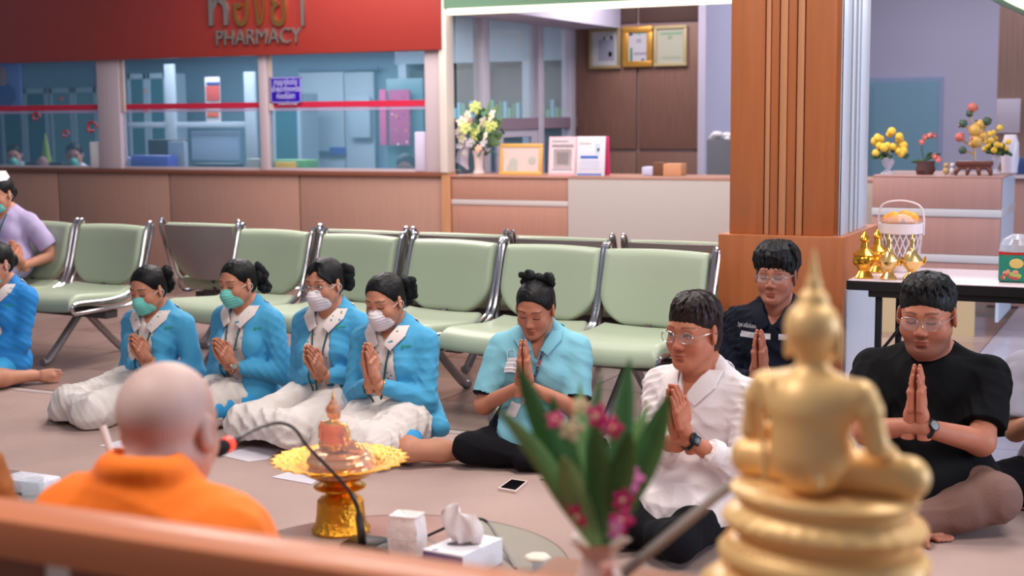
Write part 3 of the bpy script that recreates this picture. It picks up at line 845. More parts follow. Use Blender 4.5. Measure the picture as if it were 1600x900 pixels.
bench_at((430, 712), (7.12, 6.86), 3, 'green vinyl bench right behind the four blue jacket women')
bench_at((866, 1028), (6.76, 6.70), 2, 'green vinyl bench beside the teak pillar behind the polo shirt woman')
bench_at((316, 316.5), (7.62, 7.62), 1, 'bench seat turned away showing its perforated steel back', True, .80) if False else None
r = bench(1, .64, Vector((XatY(316, 7.45, .8), 7.75, 0)), math.pi, 'single visible seat turned away, showing its perforated steel back', None)
r = bench(2, .66, Vector((XatY(650, 7.35, .8), 7.62, 0)), math.pi - .03, 'bench turned away behind the middle green bench, only its top edges showing', None)
r = bench(2, .68, Vector((XatY(972, 7.28, .8), 7.56, 0)), math.pi - .02, 'bench turned away beside the pillar, behind the polo woman\'s bench', None)
# ------------------------------------------------------------------ people
M_skin = mat('skin', (200, 144, 118), 0.52, attr=True, var=.05, vscale=22, spec=0.35, sss=0.08, bump=0.04, bscale=300)
M_eye = mat('eye_white', (196, 184, 180), 0.3)
M_iris = mat('iris_dark', (30, 18, 14), 0.15)
M_lash = mat('lash_dark', (34, 20, 18), 0.6)
M_hair = mat('hair_black', (11, 9, 11), 0.5, bump=0.5, bscale=60, stretch=(1, 1, 0.25), spec=0.28)
M_hair2 = mat('hair_dark_brown', (34, 20, 20), 0.45, spec=.3, bump=0.5, bscale=70, stretch=(1, 1, 0.2))
M_bow = mat('bow_net', (10, 14, 16), 0.85, bump=0.6, bscale=50)
M_mteal = mat('mask_teal', (112, 196, 186), 0.85)
M_mwhite = mat('mask_white', (222, 214, 218), 0.85)
M_loop = mat('mask_loop', (226, 222, 226), 0.8)
M_jack = mat('jacket_blue', (66, 156, 200), 0.75, bump=0.12, bscale=240, sheen=0.1)
M_jack2 = mat('jacket_royal_blue', (30, 128, 200), 0.75, bump=0.12, bscale=240)
M_blouse = dots_mat('blouse_printed', (224, 210, 206), [(224, 210, 206), (70, 150, 190), (120, 150, 120), (224, 210, 206), (180, 160, 110), (60, 130, 160)], 34, 0.20)
M_skirtb = mat('skirt_blue', (46, 150, 206), 0.8)
M_lapw = mat('lap_cloth_white', (216, 206, 200), 0.9, bump=0.15, bscale=90)
M_navy = mat('navy_twill', (17, 20, 34), 0.8, bump=0.2, bscale=200, spec=0.15)
M_blackc = mat('black_cotton', (13, 13, 16), 0.85, bump=0.2, bscale=150, spec=0.15)
M_blackt = mat('black_trousers', (20, 19, 24), 0.85, bump=0.2, bscale=120, spec=0.15)
M_brownt = mat('brown_trousers', (120, 88, 80), 0.85, bump=0.2, bscale=120)
M_whites = mat('white_shirt_cotton', (232, 220, 220), 0.85, bump=0.15, bscale=60)
M_polo = mat('polo_aqua', (122, 182, 198), 0.85, bump=0.2, bscale=200)
M_lilac = mat('uniform_lilac', (176, 160, 196), 0.85)
M_orange = mat('robe_orange', (255, 122, 16), 0.75, bump=0.1, bscale=60, sheen=0.1)
M_ochre = mat('robe_ochre', (150, 84, 22), 0.8, bump=0.1, bscale=60)
M_greyp = mat('polo_grey', (150, 146, 160), 0.85)
M_stripe = mat('reflective_tape', (190, 186, 192), 0.5)
M_wire = mat('spectacle_wire', (190, 182, 178), 0.25, metal=0.9)
M_lens = glass_mat('spectacle_lens', (200, 205, 215), 0.10)
M_lany = mat('lanyard_green', (38, 84, 84), 0.6)
M_badge = mat('badge_card', (222, 214, 214), 0.4)
M_green_logo = mat('logo_green', (30, 150, 110), 0.6)
M_watch = mat('watch_black', (16, 16, 20), 0.3)
M_wmetal = mat('watch_metal', (170, 165, 165), 0.25, metal=0.9)

def R3(rx, ry, rz):
    return Matrix.Rotation(rz, 3, 'Z') @ Matrix.Rotation(rx, 3, 'X') @ Matrix.Rotation(ry, 3, 'Y')
def tan(c): return (c[0] * .95, c[1] * .91, c[2] * .89)
def srgb(c): return np.array(lin(c)[:3], dtype=np.float32)

def head_field(vox, c):
    f = Field((-.105, -.125, -.20), (.105, .135, .13), vox)
    w = c.get('wide', 1.0); ch = c.get('cheek', 0.0)
    f.ell((0, -.014, .033), (.075 * w, .093, .080), 0)
    f.ell((0, .022, -.030), (.061 * w, .062, .078), .03)
    for s in (-1, 1):
        f.cone((s * .048 * w, .0, -.050), (s * .018, .058, -.093), .024, .019, .03)
        f.ell((s * .037 * w, .050, -.032), (.027 + ch, .026, .028 + ch), .02)
    f.ball((0, .068, -.093), .019, .02)
    if ch: f.ell((0, .03, -.10), (.055, .045, .03), .03)
    f.cone((-.036, .070, .020), (.036, .070, .020), .012, .012, .02)
    for s in (-1, 1):
        f.ball((s * .031, .100, .000), .020, .018, 's')
        f.ell((s * .031, .0655, .001), (.0155, .0125, .0105), .005)
    f.cone((0, .076, .010), (0, .096, -.030), .0065, .0105, .012)
    for s in (-1, 1): f.ball((s * .0125, .088, -.036), .0088, .006)
    f.ell((0, .083, -.0605), (.023, .0085, .0062), .005)
    f.ell((0, .082, -.0695), (.019, .0085, .0068), .005)
    f.ell((0, .096, -.0650), (.021, .008, .0014), .003, 's')
    f.ell((0, .085, -.082), (.016, .008, .005), .006, 's')
    for s in (-1, 1):
        R = R3(0, 0, s * -.35) @ Matrix.Rotation(.15, 3, 'X')
        f.ell((s * .079 * w, -.008, -.006), (.008, .019, .033), .006, 'u', R)
        f.ell((s * .088 * w, -.004, -.002), (.006, .010, .019), .004, 's', R)
    # neck
    f.cone((0, -.030, -.06), (0, -.045, -.24), .051 * c.get('neck', 1), .056 * c.get('neck', 1), .03)
    f.cone((0, .01, -.11), (0, -.01, -.24), .03, .03, .03)
    f.cut(lambda X, Y, Z: (-.185 - Z) + 0 * X + 0 * Y)
    return f
def head_colors(P, skin, c):
    base = srgb(skin); C = np.tile(base, (len(P), 1)); x, y, z = P[:, 0], P[:, 1], P[:, 2]; ax = np.abs(x)
    def mix(k, col):
        k = np.clip(k, 0, 1)[:, None]; C[:] = C * (1 - k) + srgb(col) * k
    fr = y > .05
    mix(np.where(fr, np.exp(-((ax - .038) / .02) ** 2 - ((z + .035) / .02) ** 2) * .25, 0), (200, 110, 96))
    mix(np.where(fr & (z < -.02) & (z > -.05), np.exp(-(ax / .016) ** 2 - ((z + .034) / .012) ** 2) * .2, 0), (196, 104, 88))
    if c.get('beard'):
        k = np.clip((-.045 - z) / .03, 0, 1) * np.where(y > -.03, 1, 0) * np.clip((z + .135) / .03, 0, 1)
        mix(k * c['beard'], (58, 42, 40))
        mix(np.where(fr, np.exp(-(ax / .026) ** 4 - ((z + .049) / .006) ** 2), 0) * c['beard'] * .7, (60, 44, 42))
    mix(np.where(fr & (y > .072), np.exp(-(ax / .021) ** 4 - ((z + .0655) / .0085) ** 4), 0) * .75, c.get('lip', (160, 78, 74)))
    mix(np.where(fr & (y > .075), np.exp(-(ax / .021) ** 4 - ((z + .065) / .0016) ** 2), 0) * .6, (84, 36, 34))
    bz = .0265 + .004 * np.cos((ax - .032) / .02 * 1.4)
    mix(np.where((y > .045) & (ax > .012) & (ax < .052), np.exp(-((z - bz) / (.0032 + .0012 * np.clip((.04 - ax) / .03, 0, 1))) ** 4), 0) * c.get('brow', .8), (44, 28, 26))
    mix(np.where((y > .08), np.exp(-((ax - .0075) / .003) ** 2 - ((z + .0415) / .0025) ** 2), 0) * .8, (70, 30, 26))
    if c.get('bald'):
        k = np.clip((z - .045 + .25 * np.clip(y, -1, 1)) / .03, 0, 1) * .0 + np.clip((-y + .3 * z + .02) / .05, 0, 1) * np.clip((z + .075) / .03, 0, 1)
        mix(k * .42, (196, 190, 192))
    return C

def hand_field(side, vox, r):
    """praying hand; x lateral, y away from the body, z along the fingers, origin at the wrist"""
    s = side
    f = Field((-.02 if s > 0 else -.07, -.085, -.10), (.07 if s > 0 else .02, .065, .20), vox)
    f.cone((s * .030, -.002, -.12), (s * .019, 0, -.01), .026 * r, .0215 * r, 0)
    f.cone((s * .019, 0, -.01), (s * .0155, 0, .03), .0215 * r, .018 * r, .02)
    f.box((s * .0150, 0, .050), (.0125 * r, .040 * r, .044), .0118, .016)
    f.ell((s * .017, -.026, .032), (.014, .018, .030), .012)
    yy = (-.0300, -.0102, .0098, .0285); LL = (.072, .080, .074, .058)
    rr = (.0088, .0090, .0086, .0076)
    for i in range(4):
        y = yy[i] * r; q = rr[i] * r
        b = (s * .0135, y, .088 - abs(i - 1.3) * .003); m = (s * .0150, y * .96 - .001, b[2] + LL[i] * .5); t = (s * .0090, y * .86 - .001, b[2] + LL[i])
        f.cone(b, m, q * 1.08, q, .004); f.cone(m, t, q, q * .80, .003)
        f.ball((s * .0235, y, b[2] - .002), .0055, .010)
    f.cone((s * .017, -.036, .022), (s * .015, -.054, .060), .0125 * r, .0108 * r, .012)
    f.cone((s * .015, -.054, .060), (s * .010, -.056, .092), .0105 * r, .0082 * r, .004)
    f.cut(lambda X, Y, Z: -(s * X - .0006) + 0 * Y + 0 * Z)
    return f

def ik(S, W, la, lb, pole):
    d = W - S; L = d.length
    sc = max(1.0, (L + .004) / (la + lb)); la *= sc; lb *= sc
    a = (la * la - lb * lb + L * L) / (2 * L); h = math.sqrt(max(la * la - a * a, 1e-6))
    dn = d.normalized(); p = pole - dn * pole.dot(dn)
    return S + dn * a + p.normalized() * h
def capped(f, a, b, ra, rb, k=.01, rr=.006, op='u'):
    a_, b_ = V3(a), V3(b); ba = b_ - a_; L = float(np.linalg.norm(ba)); n = ba / L; m = max(ra, rb)
    def fn(X, Y, Z):
        px, py, pz = X - a_[0], Y - a_[1], Z - a_[2]
        t = px * n[0] + py * n[1] + pz * n[2]
        rad = np.sqrt(np.maximum(px * px + py * py + pz * pz - t * t, 0)) - (ra + (rb - ra) * np.clip(t / L, 0, 1)) + rr
        axd = np.maximum(-t, t - L) + rr
        return np.sqrt(np.maximum(rad, 0) ** 2 + np.maximum(axd, 0) ** 2) + np.minimum(np.maximum(rad, axd), 0) - rr
    return f.apply(np.minimum(a_, b_) - m, np.maximum(a_, b_) + m, fn, k, op)

def foot(f, ankle, toe, up=(0, 0, 1), r=1.0, k=.02):
    a, t = Vector(ankle), Vector(toe); d = (t - a).normalized(); L = .17 * r
    u = Vector(up); u = (u - d * u.dot(d)).normalized(); w = d.cross(u)
    f.ball(a - d * .02, .031 * r, k)
    f.cone(a - d * .03 - u * .012, a + d * L * .62 - u * .012, .029 * r, .026 * r, k)
    for i in range(-2, 3):
        b = a + d * L * .60 + w * i * .0165 * r - u * .012
        f.cone(a + d * L * .3 + w * i * .008 * r - u * .006, b, .022 * r, .0145 * r, .012)
        f.cone(b, b + d * (.052 - .006 * abs(i + 1)) * r, .0125 * r, .0095 * r, .003)

def torso(f, c, e=0.0, k=.06, hem=False):
    P0, N, sw, b, belly = c['P0'], c['N'], c['sw'], c['bulk'], c['belly']
    ax = lambda t: P0 + (N - P0) * t
    f.ell(ax(.06), (.160 * b + e, .120 * b + e, .105 + e), 0)
    f.ell(ax(.30) + Vector((0, .01 + belly * .4, 0)), (.132 * b + e + belly * .5, .100 * b + e + belly * .7, .14 + e), k)
    f.ell(ax(.66), (.142 * sw / .17 + e, .102 * b + e, .15 + e), k)
    f.ell(ax(.83), (.130 * sw / .17 + e, .082 * b + e, .085 + e), k)
    sh = ax(.93)
    f.cone(sh + Vector((-sw + .03, -.008, -.03)), sh + Vector((sw - .03, -.008, -.03)), .050 * b ** .5 + e, .050 * b ** .5 + e, k * .8)
    for s in (-1, 1):
        f.cone(sh + Vector((s * sw * .75, -.012, -.012)), N + Vector((s * .025, -.012, .045)), .036 + e * .7, .036 + e * .4, .03)
        if c['sex'] == 'f': f.ell(ax(.62) + Vector((s * .068, .072, 0)), (.058 + e * .6, .050 + e * .6, .055 + e * .6), .04)
def arms(f, c, e, k=.03, upto=1.0, only=None):
    for s in (-1, 1):
        if only and s != only: continue
        S, E, W = c['S'][s], c['E'][s], c['W'][s]; q = c['arm']
        f.cone(S, E, .047 * q + e, .039 * q + e, k)
        if upto > 0: f.cone(E, E + (W - E) * upto, .040 * q + e, (.040 + (.026 - .040) * upto) * q + e * .8, .03)

def collar(c, m, parent, tip=.085, wide=.045, open_=35, name='collar', e=.026, gap=.016, zv=-.05, stand=.045, fd=0.0, out=.105):
    N, hs = c['N'], c['hs']; lo = N - Vector((.19, .16, .20)); hi = N + Vector((.19, .22, .14))
    g = Field(lo, hi, .0035)
    torso(g, c, e); q = max(1.0, hs)
    g.cone(N + Vector((0, -.004, -.03)), N + Vector((0, -.012, .10)), .066 * q, .060 * q, .03)
    def cutf(X, Y, Z):
        x = np.abs(X - N.x); z = Z - N.z; y = Y - N.y
        front = np.clip((y + .02) / .03, 0, 1)
        vg = gap + .55 * np.clip(z - zv, 0, 1)                       # the open V
        d1 = np.where(y > -.01, vg - x, -1.0)
        zl_f = -tip + np.abs(x - .050) * .75 + np.clip(x - .050, 0, 1) * .4
        zl = zl_f * front + (.015 - .045) * (1 - front)
        d2 = zl - z
        d3 = z - (stand - .022 * front)
        d4 = x - out
        return np.maximum(np.maximum(d1, d2), np.maximum(d3, d4)) * .7
    g.cut(cutf, .003)
    g.cone(N + Vector((0, -.004, -.20)), N + Vector((0, -.012, .14)), .058 * q, .055 * q, .004, 's')
    # hollow: keep a thin flap only
    t = Field(lo, hi, .0035); torso(t, c, e - .0065); t.cone(N + Vector((0, -.004, -.03)), N + Vector((0, -.012, .10)), .0595 * q, .0535 * q, .03)
    g.f = np.maximum(g.f, -t.f)
    o = np_obj(name, g.mesh(), m, parent); c['collar'] = o
    return o
def blob_bow(f, c, r, seed):
    rg = random.Random(seed); c = Vector(c)
    for i in range(9):
        d = Vector((rg.uniform(-1, 1), rg.uniform(-.6, .6), rg.uniform(-1, 1))) * r * .75
        f.ell(c + d * .8, (r * rg.uniform(.4, .65), r * rg.uniform(.3, .5), r * rg.uniform(.4, .65)), .006)

def hair(style, vox, seed=1, c={}):
    w = c.get('wide', 1.0)
    f = Field((-.13, -.21, -.16), (.13, .13, .18), vox)
    rg = random.Random(seed)
    if style in ('bun', 'topbun', 'bunfringe', 'cap'):
        f.ell((0, -.020, .040), (.083 * w, .100, .083), 0)
        f.ell((0, -.045, -.010), (.077 * w, .068, .070), .02)
        f.ell((0, .105, -.022), (.100, .100, .103), .008, 's')
        for s in (-1, 1): f.cone((s * .085, .0, -.018), (s * .085, .03, -.06), .026, .04, .006, 's')
        if style == 'topbun':
            f.ell((0, -.085, .075), (.038, .035, .032), .02)
        else:
            f.ell((0, -.125, -.012), (.040, .034, .044), .02)
        if style == 'bunfringe':
            for i in range(12):
                a = i / 11; x0 = -.02 + rg.uniform(-.01, .01)
                f.cone((x0, .045, .105), (-.035 - .035 * a, .075 - .04 * a, .062 - .05 * a), .011, .006, .006)
                f.cone((x0, .045, .105), (.01 + .055 * a, .075 - .035 * a, .07 - .05 * a), .010, .006, .006)
    else:
        full = {'tousled': .010, 'thin': .004, 'crop': .004}[style]
        f.ell((0, -.018, .044), (.0785 * w + full * .5, .0955 + full * .4, .080 + full), 0)
        f.ell((0, -.045, -.012), (.075 * w + full * .5, .066 + full * .5, .072), .02)
        zf = {'tousled': .052, 'thin': .066, 'crop': .080}[style]
        f.ell((0, .110, zf - .125), (.102, .100, .103), .006, 's')
        for s in (-1, 1): f.cone((s * .09, .002, -.018), (s * .09, .02, -.08), .028, .04, .004, 's')
        n = {'tousled': 90, 'thin': 50, 'crop': 70}[style]
        for i in range(n):
            a = rg.uniform(-3.14, 3.14); fr_ = math.cos(a)
            c0 = Vector((0, -.016, .046)); rx, ry, rz_ = .0795 * w + full * .7, .0975 + full * .6, .081 + full
            if fr_ > .35: zend = {'tousled': rg.uniform(.018, .055), 'thin': rg.uniform(.052, .082) + (.016 if math.sin(a) > .1 else 0), 'crop': rg.uniform(.064, .088)}[style]
            elif fr_ > -.3: zend = {'tousled': rg.uniform(.0, .04), 'thin': rg.uniform(.02, .05), 'crop': rg.uniform(.05, .085)}[style]
            else: zend = rg.uniform(-.05, .03)
            ez = math.asin(max(-.95, min(.9, (zend - c0.z) / rz_)))
            e0 = rg.uniform(1.0, 1.45); tw = rg.uniform(-.35, .35) + (.25 if style == 'thin' else 0)
            a0 = a + rg.uniform(-.5, .5)
            lift = {'tousled': .014, 'thin': .004, 'crop': .004 + .006 * max(0, fr_)}[style] * rg.uniform(.2, 1.4)
            if style != 'crop': zend += .014 * math.sin(3 * a + 1)
            r0 = {'tousled': .0105, 'thin': .0065, 'crop': .0075}[style]; P = []
            for q in range(6):
                t = q / 5; el = e0 + (ez - e0) * t; aa = a0 + (a + tw - a0) * t
                k = 1 + lift * 10 * math.sin(math.pi * (.1 + .8 * t)) * (1.15 - t) - .045 * t * t
                P.append(c0 + Vector((math.sin(aa) * math.cos(el) * rx * k, math.cos(aa) * math.cos(el) * ry * k, math.sin(el) * rz_ * k)))
            rs = [r0 * .8, r0, r0, r0 * .85, r0 * .55, r0 * .15]
            for q in range(5): f.cone(P[q], P[q + 1], rs[q], rs[q + 1], .0035)
        # back nape
        f.ell((0, -.075, -.045), (.055, .03, .045), .02)
    f.cut(lambda X, Y, Z: (-.11 - Z) + 0 * X + 0 * Y)
    f.folds(.0010, seed, 120, .2)
    return f

PEOPLE = {}
def person(label, root, phi, head, hand, udir=(0, .5, .85), hphi=None, pitch=15, roll=0, hs=1.0, size=1.0, sw=.17, bulk=1.0, belly=0.0, arm=1.0,
           skin=(200, 144, 118), sex='f', wear=(), hairs='bun', hairm=None, mask=None, specs=None, eyes='down', legs=(), lean=0.0, vox=.005, hvox=.0038,
           headc=None, pole=None, hand_r=1.0, seed=1, nlen=1.0, rz_root=0.0, bow=None, group=None, P0z=.10, cutz=.002, noarms=False, elbow_out=1.0):
    g = G(root[0], root[1], rz_root) if not isinstance(root, Vector) else root
    C_ = Vector((CAM.x - g.x, CAM.y - g.y, 0)).normalized()
    Lf = Vector((C_.y, -C_.x, 0))
    if Lf.dot(RGT) > 0: Lf = -Lf
    ph = math.radians(phi)
    F = C_ * math.cos(ph) + Lf * math.sin(ph)
    rz = math.atan2(-F.x, F.y)
    Rm = Matrix.Rotation(rz, 4, 'Z'); Mw = Matrix.Translation(g) @ Rm; Mi = Mw.inverted()
    r = empty('person', g, rz, label, 'person', group)
    dr_ = depth(g)
    hc = Mi @ (head if isinstance(head, Vector) else D(head[0], head[1], dr_ - head[2]))
    hp = math.radians((hphi if hphi is not None else phi) - phi)
    HR = Matrix.Rotation(-hp, 4, 'Z') @ Matrix.Rotation(-math.radians(pitch), 4, 'X') @ Matrix.Rotation(math.radians(roll), 4, 'Y')
    HM = Matrix.Translation(hc) @ HR @ Matrix.Scale(hs, 4)
    nt = HM @ Vector((0, -.035, -.08)); N = nt + Vector((0, -.022, -.065 * nlen)) * hs
    hcfg = dict(headc or {})
    c = dict(cutz=cutz, hs=hs, P0=Vector((0, 0, P0z)), N=N, sw=sw, bulk=bulk, belly=belly, sex=sex, arm=arm)
    shp = c['P0'] + (N - c['P0']) * .93
    wc = Mi @ D(hand[0], hand[1], dr_ - hand[2]) if hand else None
    u = Vector(udir).normalized()
    c['S'] = {s: shp + Vector((s * (sw - .005), -.005, -.03)) for s in (-1, 1)}
    if wc is not None:
        hr = .95 * size * hand_r
        wr = wc - u * .085 * hr
        n = (Vector((1, 0, 0)) - u * u.x).normalized(); yv = u.cross(n)
        HB = Matrix(((n.x, yv.x, u.x, wr.x), (n.y, yv.y, u.y, wr.y), (n.z, yv.z, u.z, wr.z), (0, 0, 0, 1))) @ Matrix.Scale(hr, 4)
        c['W'] = {s: HB @ Vector((s * .028, -.002, -.055)) for s in (-1, 1)}
    else:
        c['W'] = {s: c['S'][s] + Vector((s * .05, .15, -.40)) for s in (-1, 1)}
    c['E'] = {}
    for s in (-1, 1):
        pl_ = Vector(pole[s]) if pole else Vector((s * .55 * elbow_out, -.25, -1))
        c['E'][s] = ik(c['S'][s], c['W'][s], .275 * size, .245 * size, pl_)
    c['HM'] = HM
    # ---- skin: one mesh
    skin = tan(skin)
    hf = head_field(hvox, hcfg); hm = hf.mesh()
    hcol = head_colors(hm[0], skin, hcfg)
    fbvh = BVHTree.FromPolygons([Vector(p) for p in hm[0]], [list(map(int, q)) for q in hm[2]])
    A = np.array(HM)
    hm[0] = hm[0] @ A[:3, :3].T + A[:3, 3]
    parts = [hm + [hcol]]
    pts = [c['P0'], N] + list(c['S'].values()) + list(c['E'].values()) + list(c['W'].values()) + [Vector(p) for L in legs for p in L['p']]
    lo = [min(p[i] for p in pts) - .16 for i in range(3)]; hi = [max(p[i] for p in pts) + .16 for i in range(3)]
    lo[2] = max(lo[2], cutz - .001)
    c['lo'], c['hi'] = lo, hi
    bf = Field(lo, hi, vox); torso(bf, c, -.004)
    bf.cone(N + Vector((0, 0, -.02)), nt + Vector((0, -.01, -.02)), .054 * hs * hcfg.get('neck', 1), .050 * hs * hcfg.get('neck', 1), .03)
    if not noarms: arms(bf, c, 0)
    for L in legs:
        q = L.get('r', 1.0); p = [Vector(x) for x in L['p']]
        bf.cone(p[0], p[1], .075 * q, .050 * q, .03); bf.cone(p[1], p[1] + (p[2] - p[1]) * .4, .050 * q, .049 * q, .02); bf.cone(p[1] + (p[2] - p[1]) * .4, p[2], .049 * q, .030 * q, .02)
        if len(p) > 3: foot(bf, p[2], p[3], L.get('up', (0, 0, 1)), L.get('fr', .95))
    bf.cut(lambda X, Y, Z: (cutz - Z) + 0 * X + 0 * Y)
    bm_ = bf.mesh(); sc = np.tile(srgb(skin), (len(bm_[0]), 1)); parts.append(bm_ + [sc])
    if wc is not None and not noarms:
        for s in (-1, 1):
            h = hand_field(s, .0030, 1.0).mesh(HB)
            parts.append(h + [np.tile(srgb(skin) * np.array([1.02, .96, .95]), (len(h[0]), 1))])
    c['body'] = np_obj('body', join_np(parts), M_skin, r)
    # ---- face details
    def onface(x, z, d=0.0):
        h = fbvh.ray_cast(Vector((x, .3, z)), Vector((0, -1, 0)))[0]
        return (h if h is not None else Vector((x, .07, z))) + Vector((0, d, 0))
    def HT(pts): return [HM @ Vector(p) for p in pts]
    if not hcfg.get('noface'):
        for s in (-1, 1):
            if eyes == 'open':
                o = MB().ball((s * .031, .0682, .000), (.0120, .0120, .0042)).build('eye', M_eye, r); o.data.transform(HM)
                o2 = MB().ball((s * .031, .0712, .0000), (.0056, .0100, .0044)).build('iris', M_iris, o); o2.data.transform(HM)
                xs = [(-.0145, -.001), (-.008, .0040), (0, .0055), (.008, .0040), (.0145, -.001)]
            else:
                xs = [(-.0145, -.0005), (-.008, -.0035), (0, -.0050), (.008, -.0040), (.0145, -.001)]
            MB().tube(HT([onface(s * .031 + a, b, .0004) for a, b in xs]), .0019 * hs, 5).build('eyelashes', M_lash, r)
    # ---- hair
    hobj = None
    if hairs:
        hh = hair(hairs, hvox, seed, hcfg); d_ = hh.mesh(HM)
        hobj = np_obj('hair', d_, hairm or M_hair, r)
        if bow:
            f = Field((-.12, -.24, -.12), (.12, .04, .22), hvox)
            for (bc, br) in bow: blob_bow(f, bc, br, seed + 3)
            f.folds(.002, seed, 150)
            np_obj('hair_bow', f.mesh(HM), M_bow, r)
    # ---- mask
    if mask:
        f = Field((-.09, -.02, -.15), (.09, .14, .03), hvox)
        f.ell((0, .024, -.050), (.0675, .069, .074), 0)
        f.cone((0, .068, -.010), (0, .088, -.045), .010, .022, .03)
        f.cone((0, .088, -.045), (0, .066, -.095), .022, .028, .03)
        f.disp(lambda X, Y, Z: .0012 * np.cos(Z * 420) + 0 * X + 0 * Y)
        f.cut(lambda X, Y, Z: np.maximum(np.maximum(np.abs(X) - .058, .022 - Y), np.maximum(Z + .006 + 1.2 * np.abs(X) * .18, -.113 - Z)), .006)
        mk = np_obj('face_mask', f.mesh(HM), mask, r)
        for s in (-1, 1):
            pts_ = spline([(s * .057, .040, -.022), (s * .073, .02, -.006), (s * .084, -.014, .0), (s * .083, -.026, -.024), (s * .068, .0, -.055), (s * .052, .032, -.085)], 5)
            MB().tube(HT(pts_), .0016, 5).build('ear_loop', M_loop, mk)
    # ---- glasses
    if specs:
        mf, wd_, ht_, sq = specs
        yy = .094
        fr = MB()
        for s in (-1, 1):
            loop = []
            for i in range(28):
                a = 2 * math.pi * i / 28
                ca, sa = math.cos(a), math.sin(a)
                e = sq
                x = s * .034 + wd_ / 2 * math.copysign(abs(ca) ** e, ca); z = -.002 + ht_ / 2 * math.copysign(abs(sa) ** e, sa)
                loop.append((x, yy - .10 * abs(x) ** 1.2, z))
            fr.tube(HT(loop), .00135 * hs, 6, closed=True)
            fr.tube(HT([(s * (.034 + wd_ / 2), yy - .008, .004), (s * .074 * hcfg.get('wide', 1), .06, .004), (s * .084 * hcfg.get('wide', 1), -.005, .004), (s * .083, -.02, -.008)]), .0014 * hs, 6)
        fr.tube(HT([(-.034 + wd_ / 2, yy, .002), (0, yy + .004, .006), (.034 - wd_ / 2, yy, .002)]), .0014 * hs, 6)
        go = fr.build('eyeglasses', mf, r)
        lm = MB()
        for s in (-1, 1): lm.ball((s * .034, yy - .003, -.002), (wd_ / 2, .0008, ht_ / 2), u=20)
        lo_ = lm.build('lens', M_lens, go); lo_.data.transform(HM)
    c.update(dict(root=r, Mw=Mw, Mi=Mi, HM=HM, legs=legs, bf=bf, vox=vox, seed=seed, onface=onface, HB=HB if wc is not None else None, size=size))
    return c

# ---- garments
def _unused(): pass
def gfield(c, pad=.06, vox=None):
    return Field([c['lo'][0] - pad, c['lo'][1] - pad, max(c['cutz'], c['lo'][2] - pad)], [v + pad for v in c['hi']], vox or c['vox'])
def jacket(c, m, w0=.040, w1=.072, w2=.050, hem=.05, flare=1.0, extra=None, emblem=None):
    f = gfield(c); torso(f, c, .017)
    P0, N = c['P0'], c['N']
    f.ell(P0 + Vector((0, -.02, .02)), (.195 * c['bulk'] * flare, .17 * c['bulk'] * flare, .13), .06)
    if extra:
        for a in extra: f.cone(*a)
    arms(f, c, .013, upto=.86)
    nx = N
    def cutf(X, Y, Z):
        t = np.clip((N.z - Z) / (N.z - .12), -.3, 1.2)
        w = np.where(t < .5, w0 + (w1 - w0) * np.clip(t * 2, 0, 1), w1 + (w2 - w1) * np.clip(t * 2 - 1, 0, 1))
        yc = P0.y + (N.y - P0.y) * (Z - P0.z) / max(N.z - P0.z, .1)
        xc = P0.x + (N.x - P0.x) * (Z - P0.z) / max(N.z - P0.z, .1)
        return np.minimum(w - np.abs(X - xc), (Y - yc - .0))
    # keep the sleeves: cut only the torso region in front, before arms overlap
    g = gfield(c); torso(g, c, .017); g.ell(P0 + Vector((0, -.02, .02)), (.195 * c['bulk'] * flare, .17 * c['bulk'] * flare, .13), .06)
    if extra:
        for a in extra: g.cone(*a)
    g.cut(cutf, .006)
    a = gfield(c); arms(a, c, .013, upto=.86)
    a.folds(.0036, c['seed'] + 5, 60)
    g.folds(.0034, c['seed'] + 9, 46)
    k = .03; h = np.maximum(k - np.abs(g.f - a.f), 0) / k; g.f = np.minimum(g.f, a.f) - h * h * k * .25
    g.cut(lambda X, Y, Z: (hem + .0 - Z) + 0 * X + 0 * Y, .008)
    # neck hole
    g.cone(N + Vector((0, .01, -.005)), N + Vector((0, .03, .2)), .050, .075, .008, 's')
    o = np_obj('jacket', g.mesh(), m, c['root']); c['jacket'] = o
    return o
def shirt(c, m, e=.007, z0=.08, name='blouse', sleeves=None, fold=.0015, neck=.052, vneck=.05, longs=0.0, fq=40, hemr=0):
    g = gfield(c); torso(g, c, e); N = c['N']; b_ = c['bulk']
    if hemr: g.ell(c['P0'] + Vector((0, .015 + c['belly'] * .5, .015)), (.205 * b_ * hemr, (.185 * b_ + c['belly'] * .6) * hemr, .15), .06)
    g.folds(fold, c['seed'] + 2, fq)
    if sleeves:
        for s in (-1, 1):
            S, E = c['S'][s], c['E'][s]
            a = gfield(c); capped(a, S + (E - S) * .10, S + (E - S) * sleeves, (.051 * c['arm'] + e), (.054 * c['arm'] + e + .004), .01); a.cone(S, S + (E - S) * .2, .048 * c['arm'] + e, .051 * c['arm'] + e, .02)
            a.folds(fold, c['seed'] + s, fq)
            k = .035; h = np.maximum(k - np.abs(g.f - a.f), 0) / k; g.f = np.minimum(g.f, a.f) - h * h * k * .25
    if longs:
        a = gfield(c); arms(a, c, e + .006, upto=longs); a.folds(fold * 1.6, c['seed'] + 5, 65)
        k = .03; h = np.maximum(k - np.abs(g.f - a.f), 0) / k; g.f = np.minimum(g.f, a.f) - h * h * k * .25
    g.cut(lambda X, Y, Z: (z0 - Z) + 0 * X + 0 * Y, .006)
    g.cone(N + Vector((0, .004, .0)), N + Vector((0, .02, .2)), neck, neck + .02, .006, 's')
    if vneck:
        g.cone(N + Vector((0, .07, .03)), N + Vector((0, .12, -vneck)), .045, .006, .006, 's')
    o = np_obj(name, g.mesh(), m, c['root']); c[name] = o
    return o
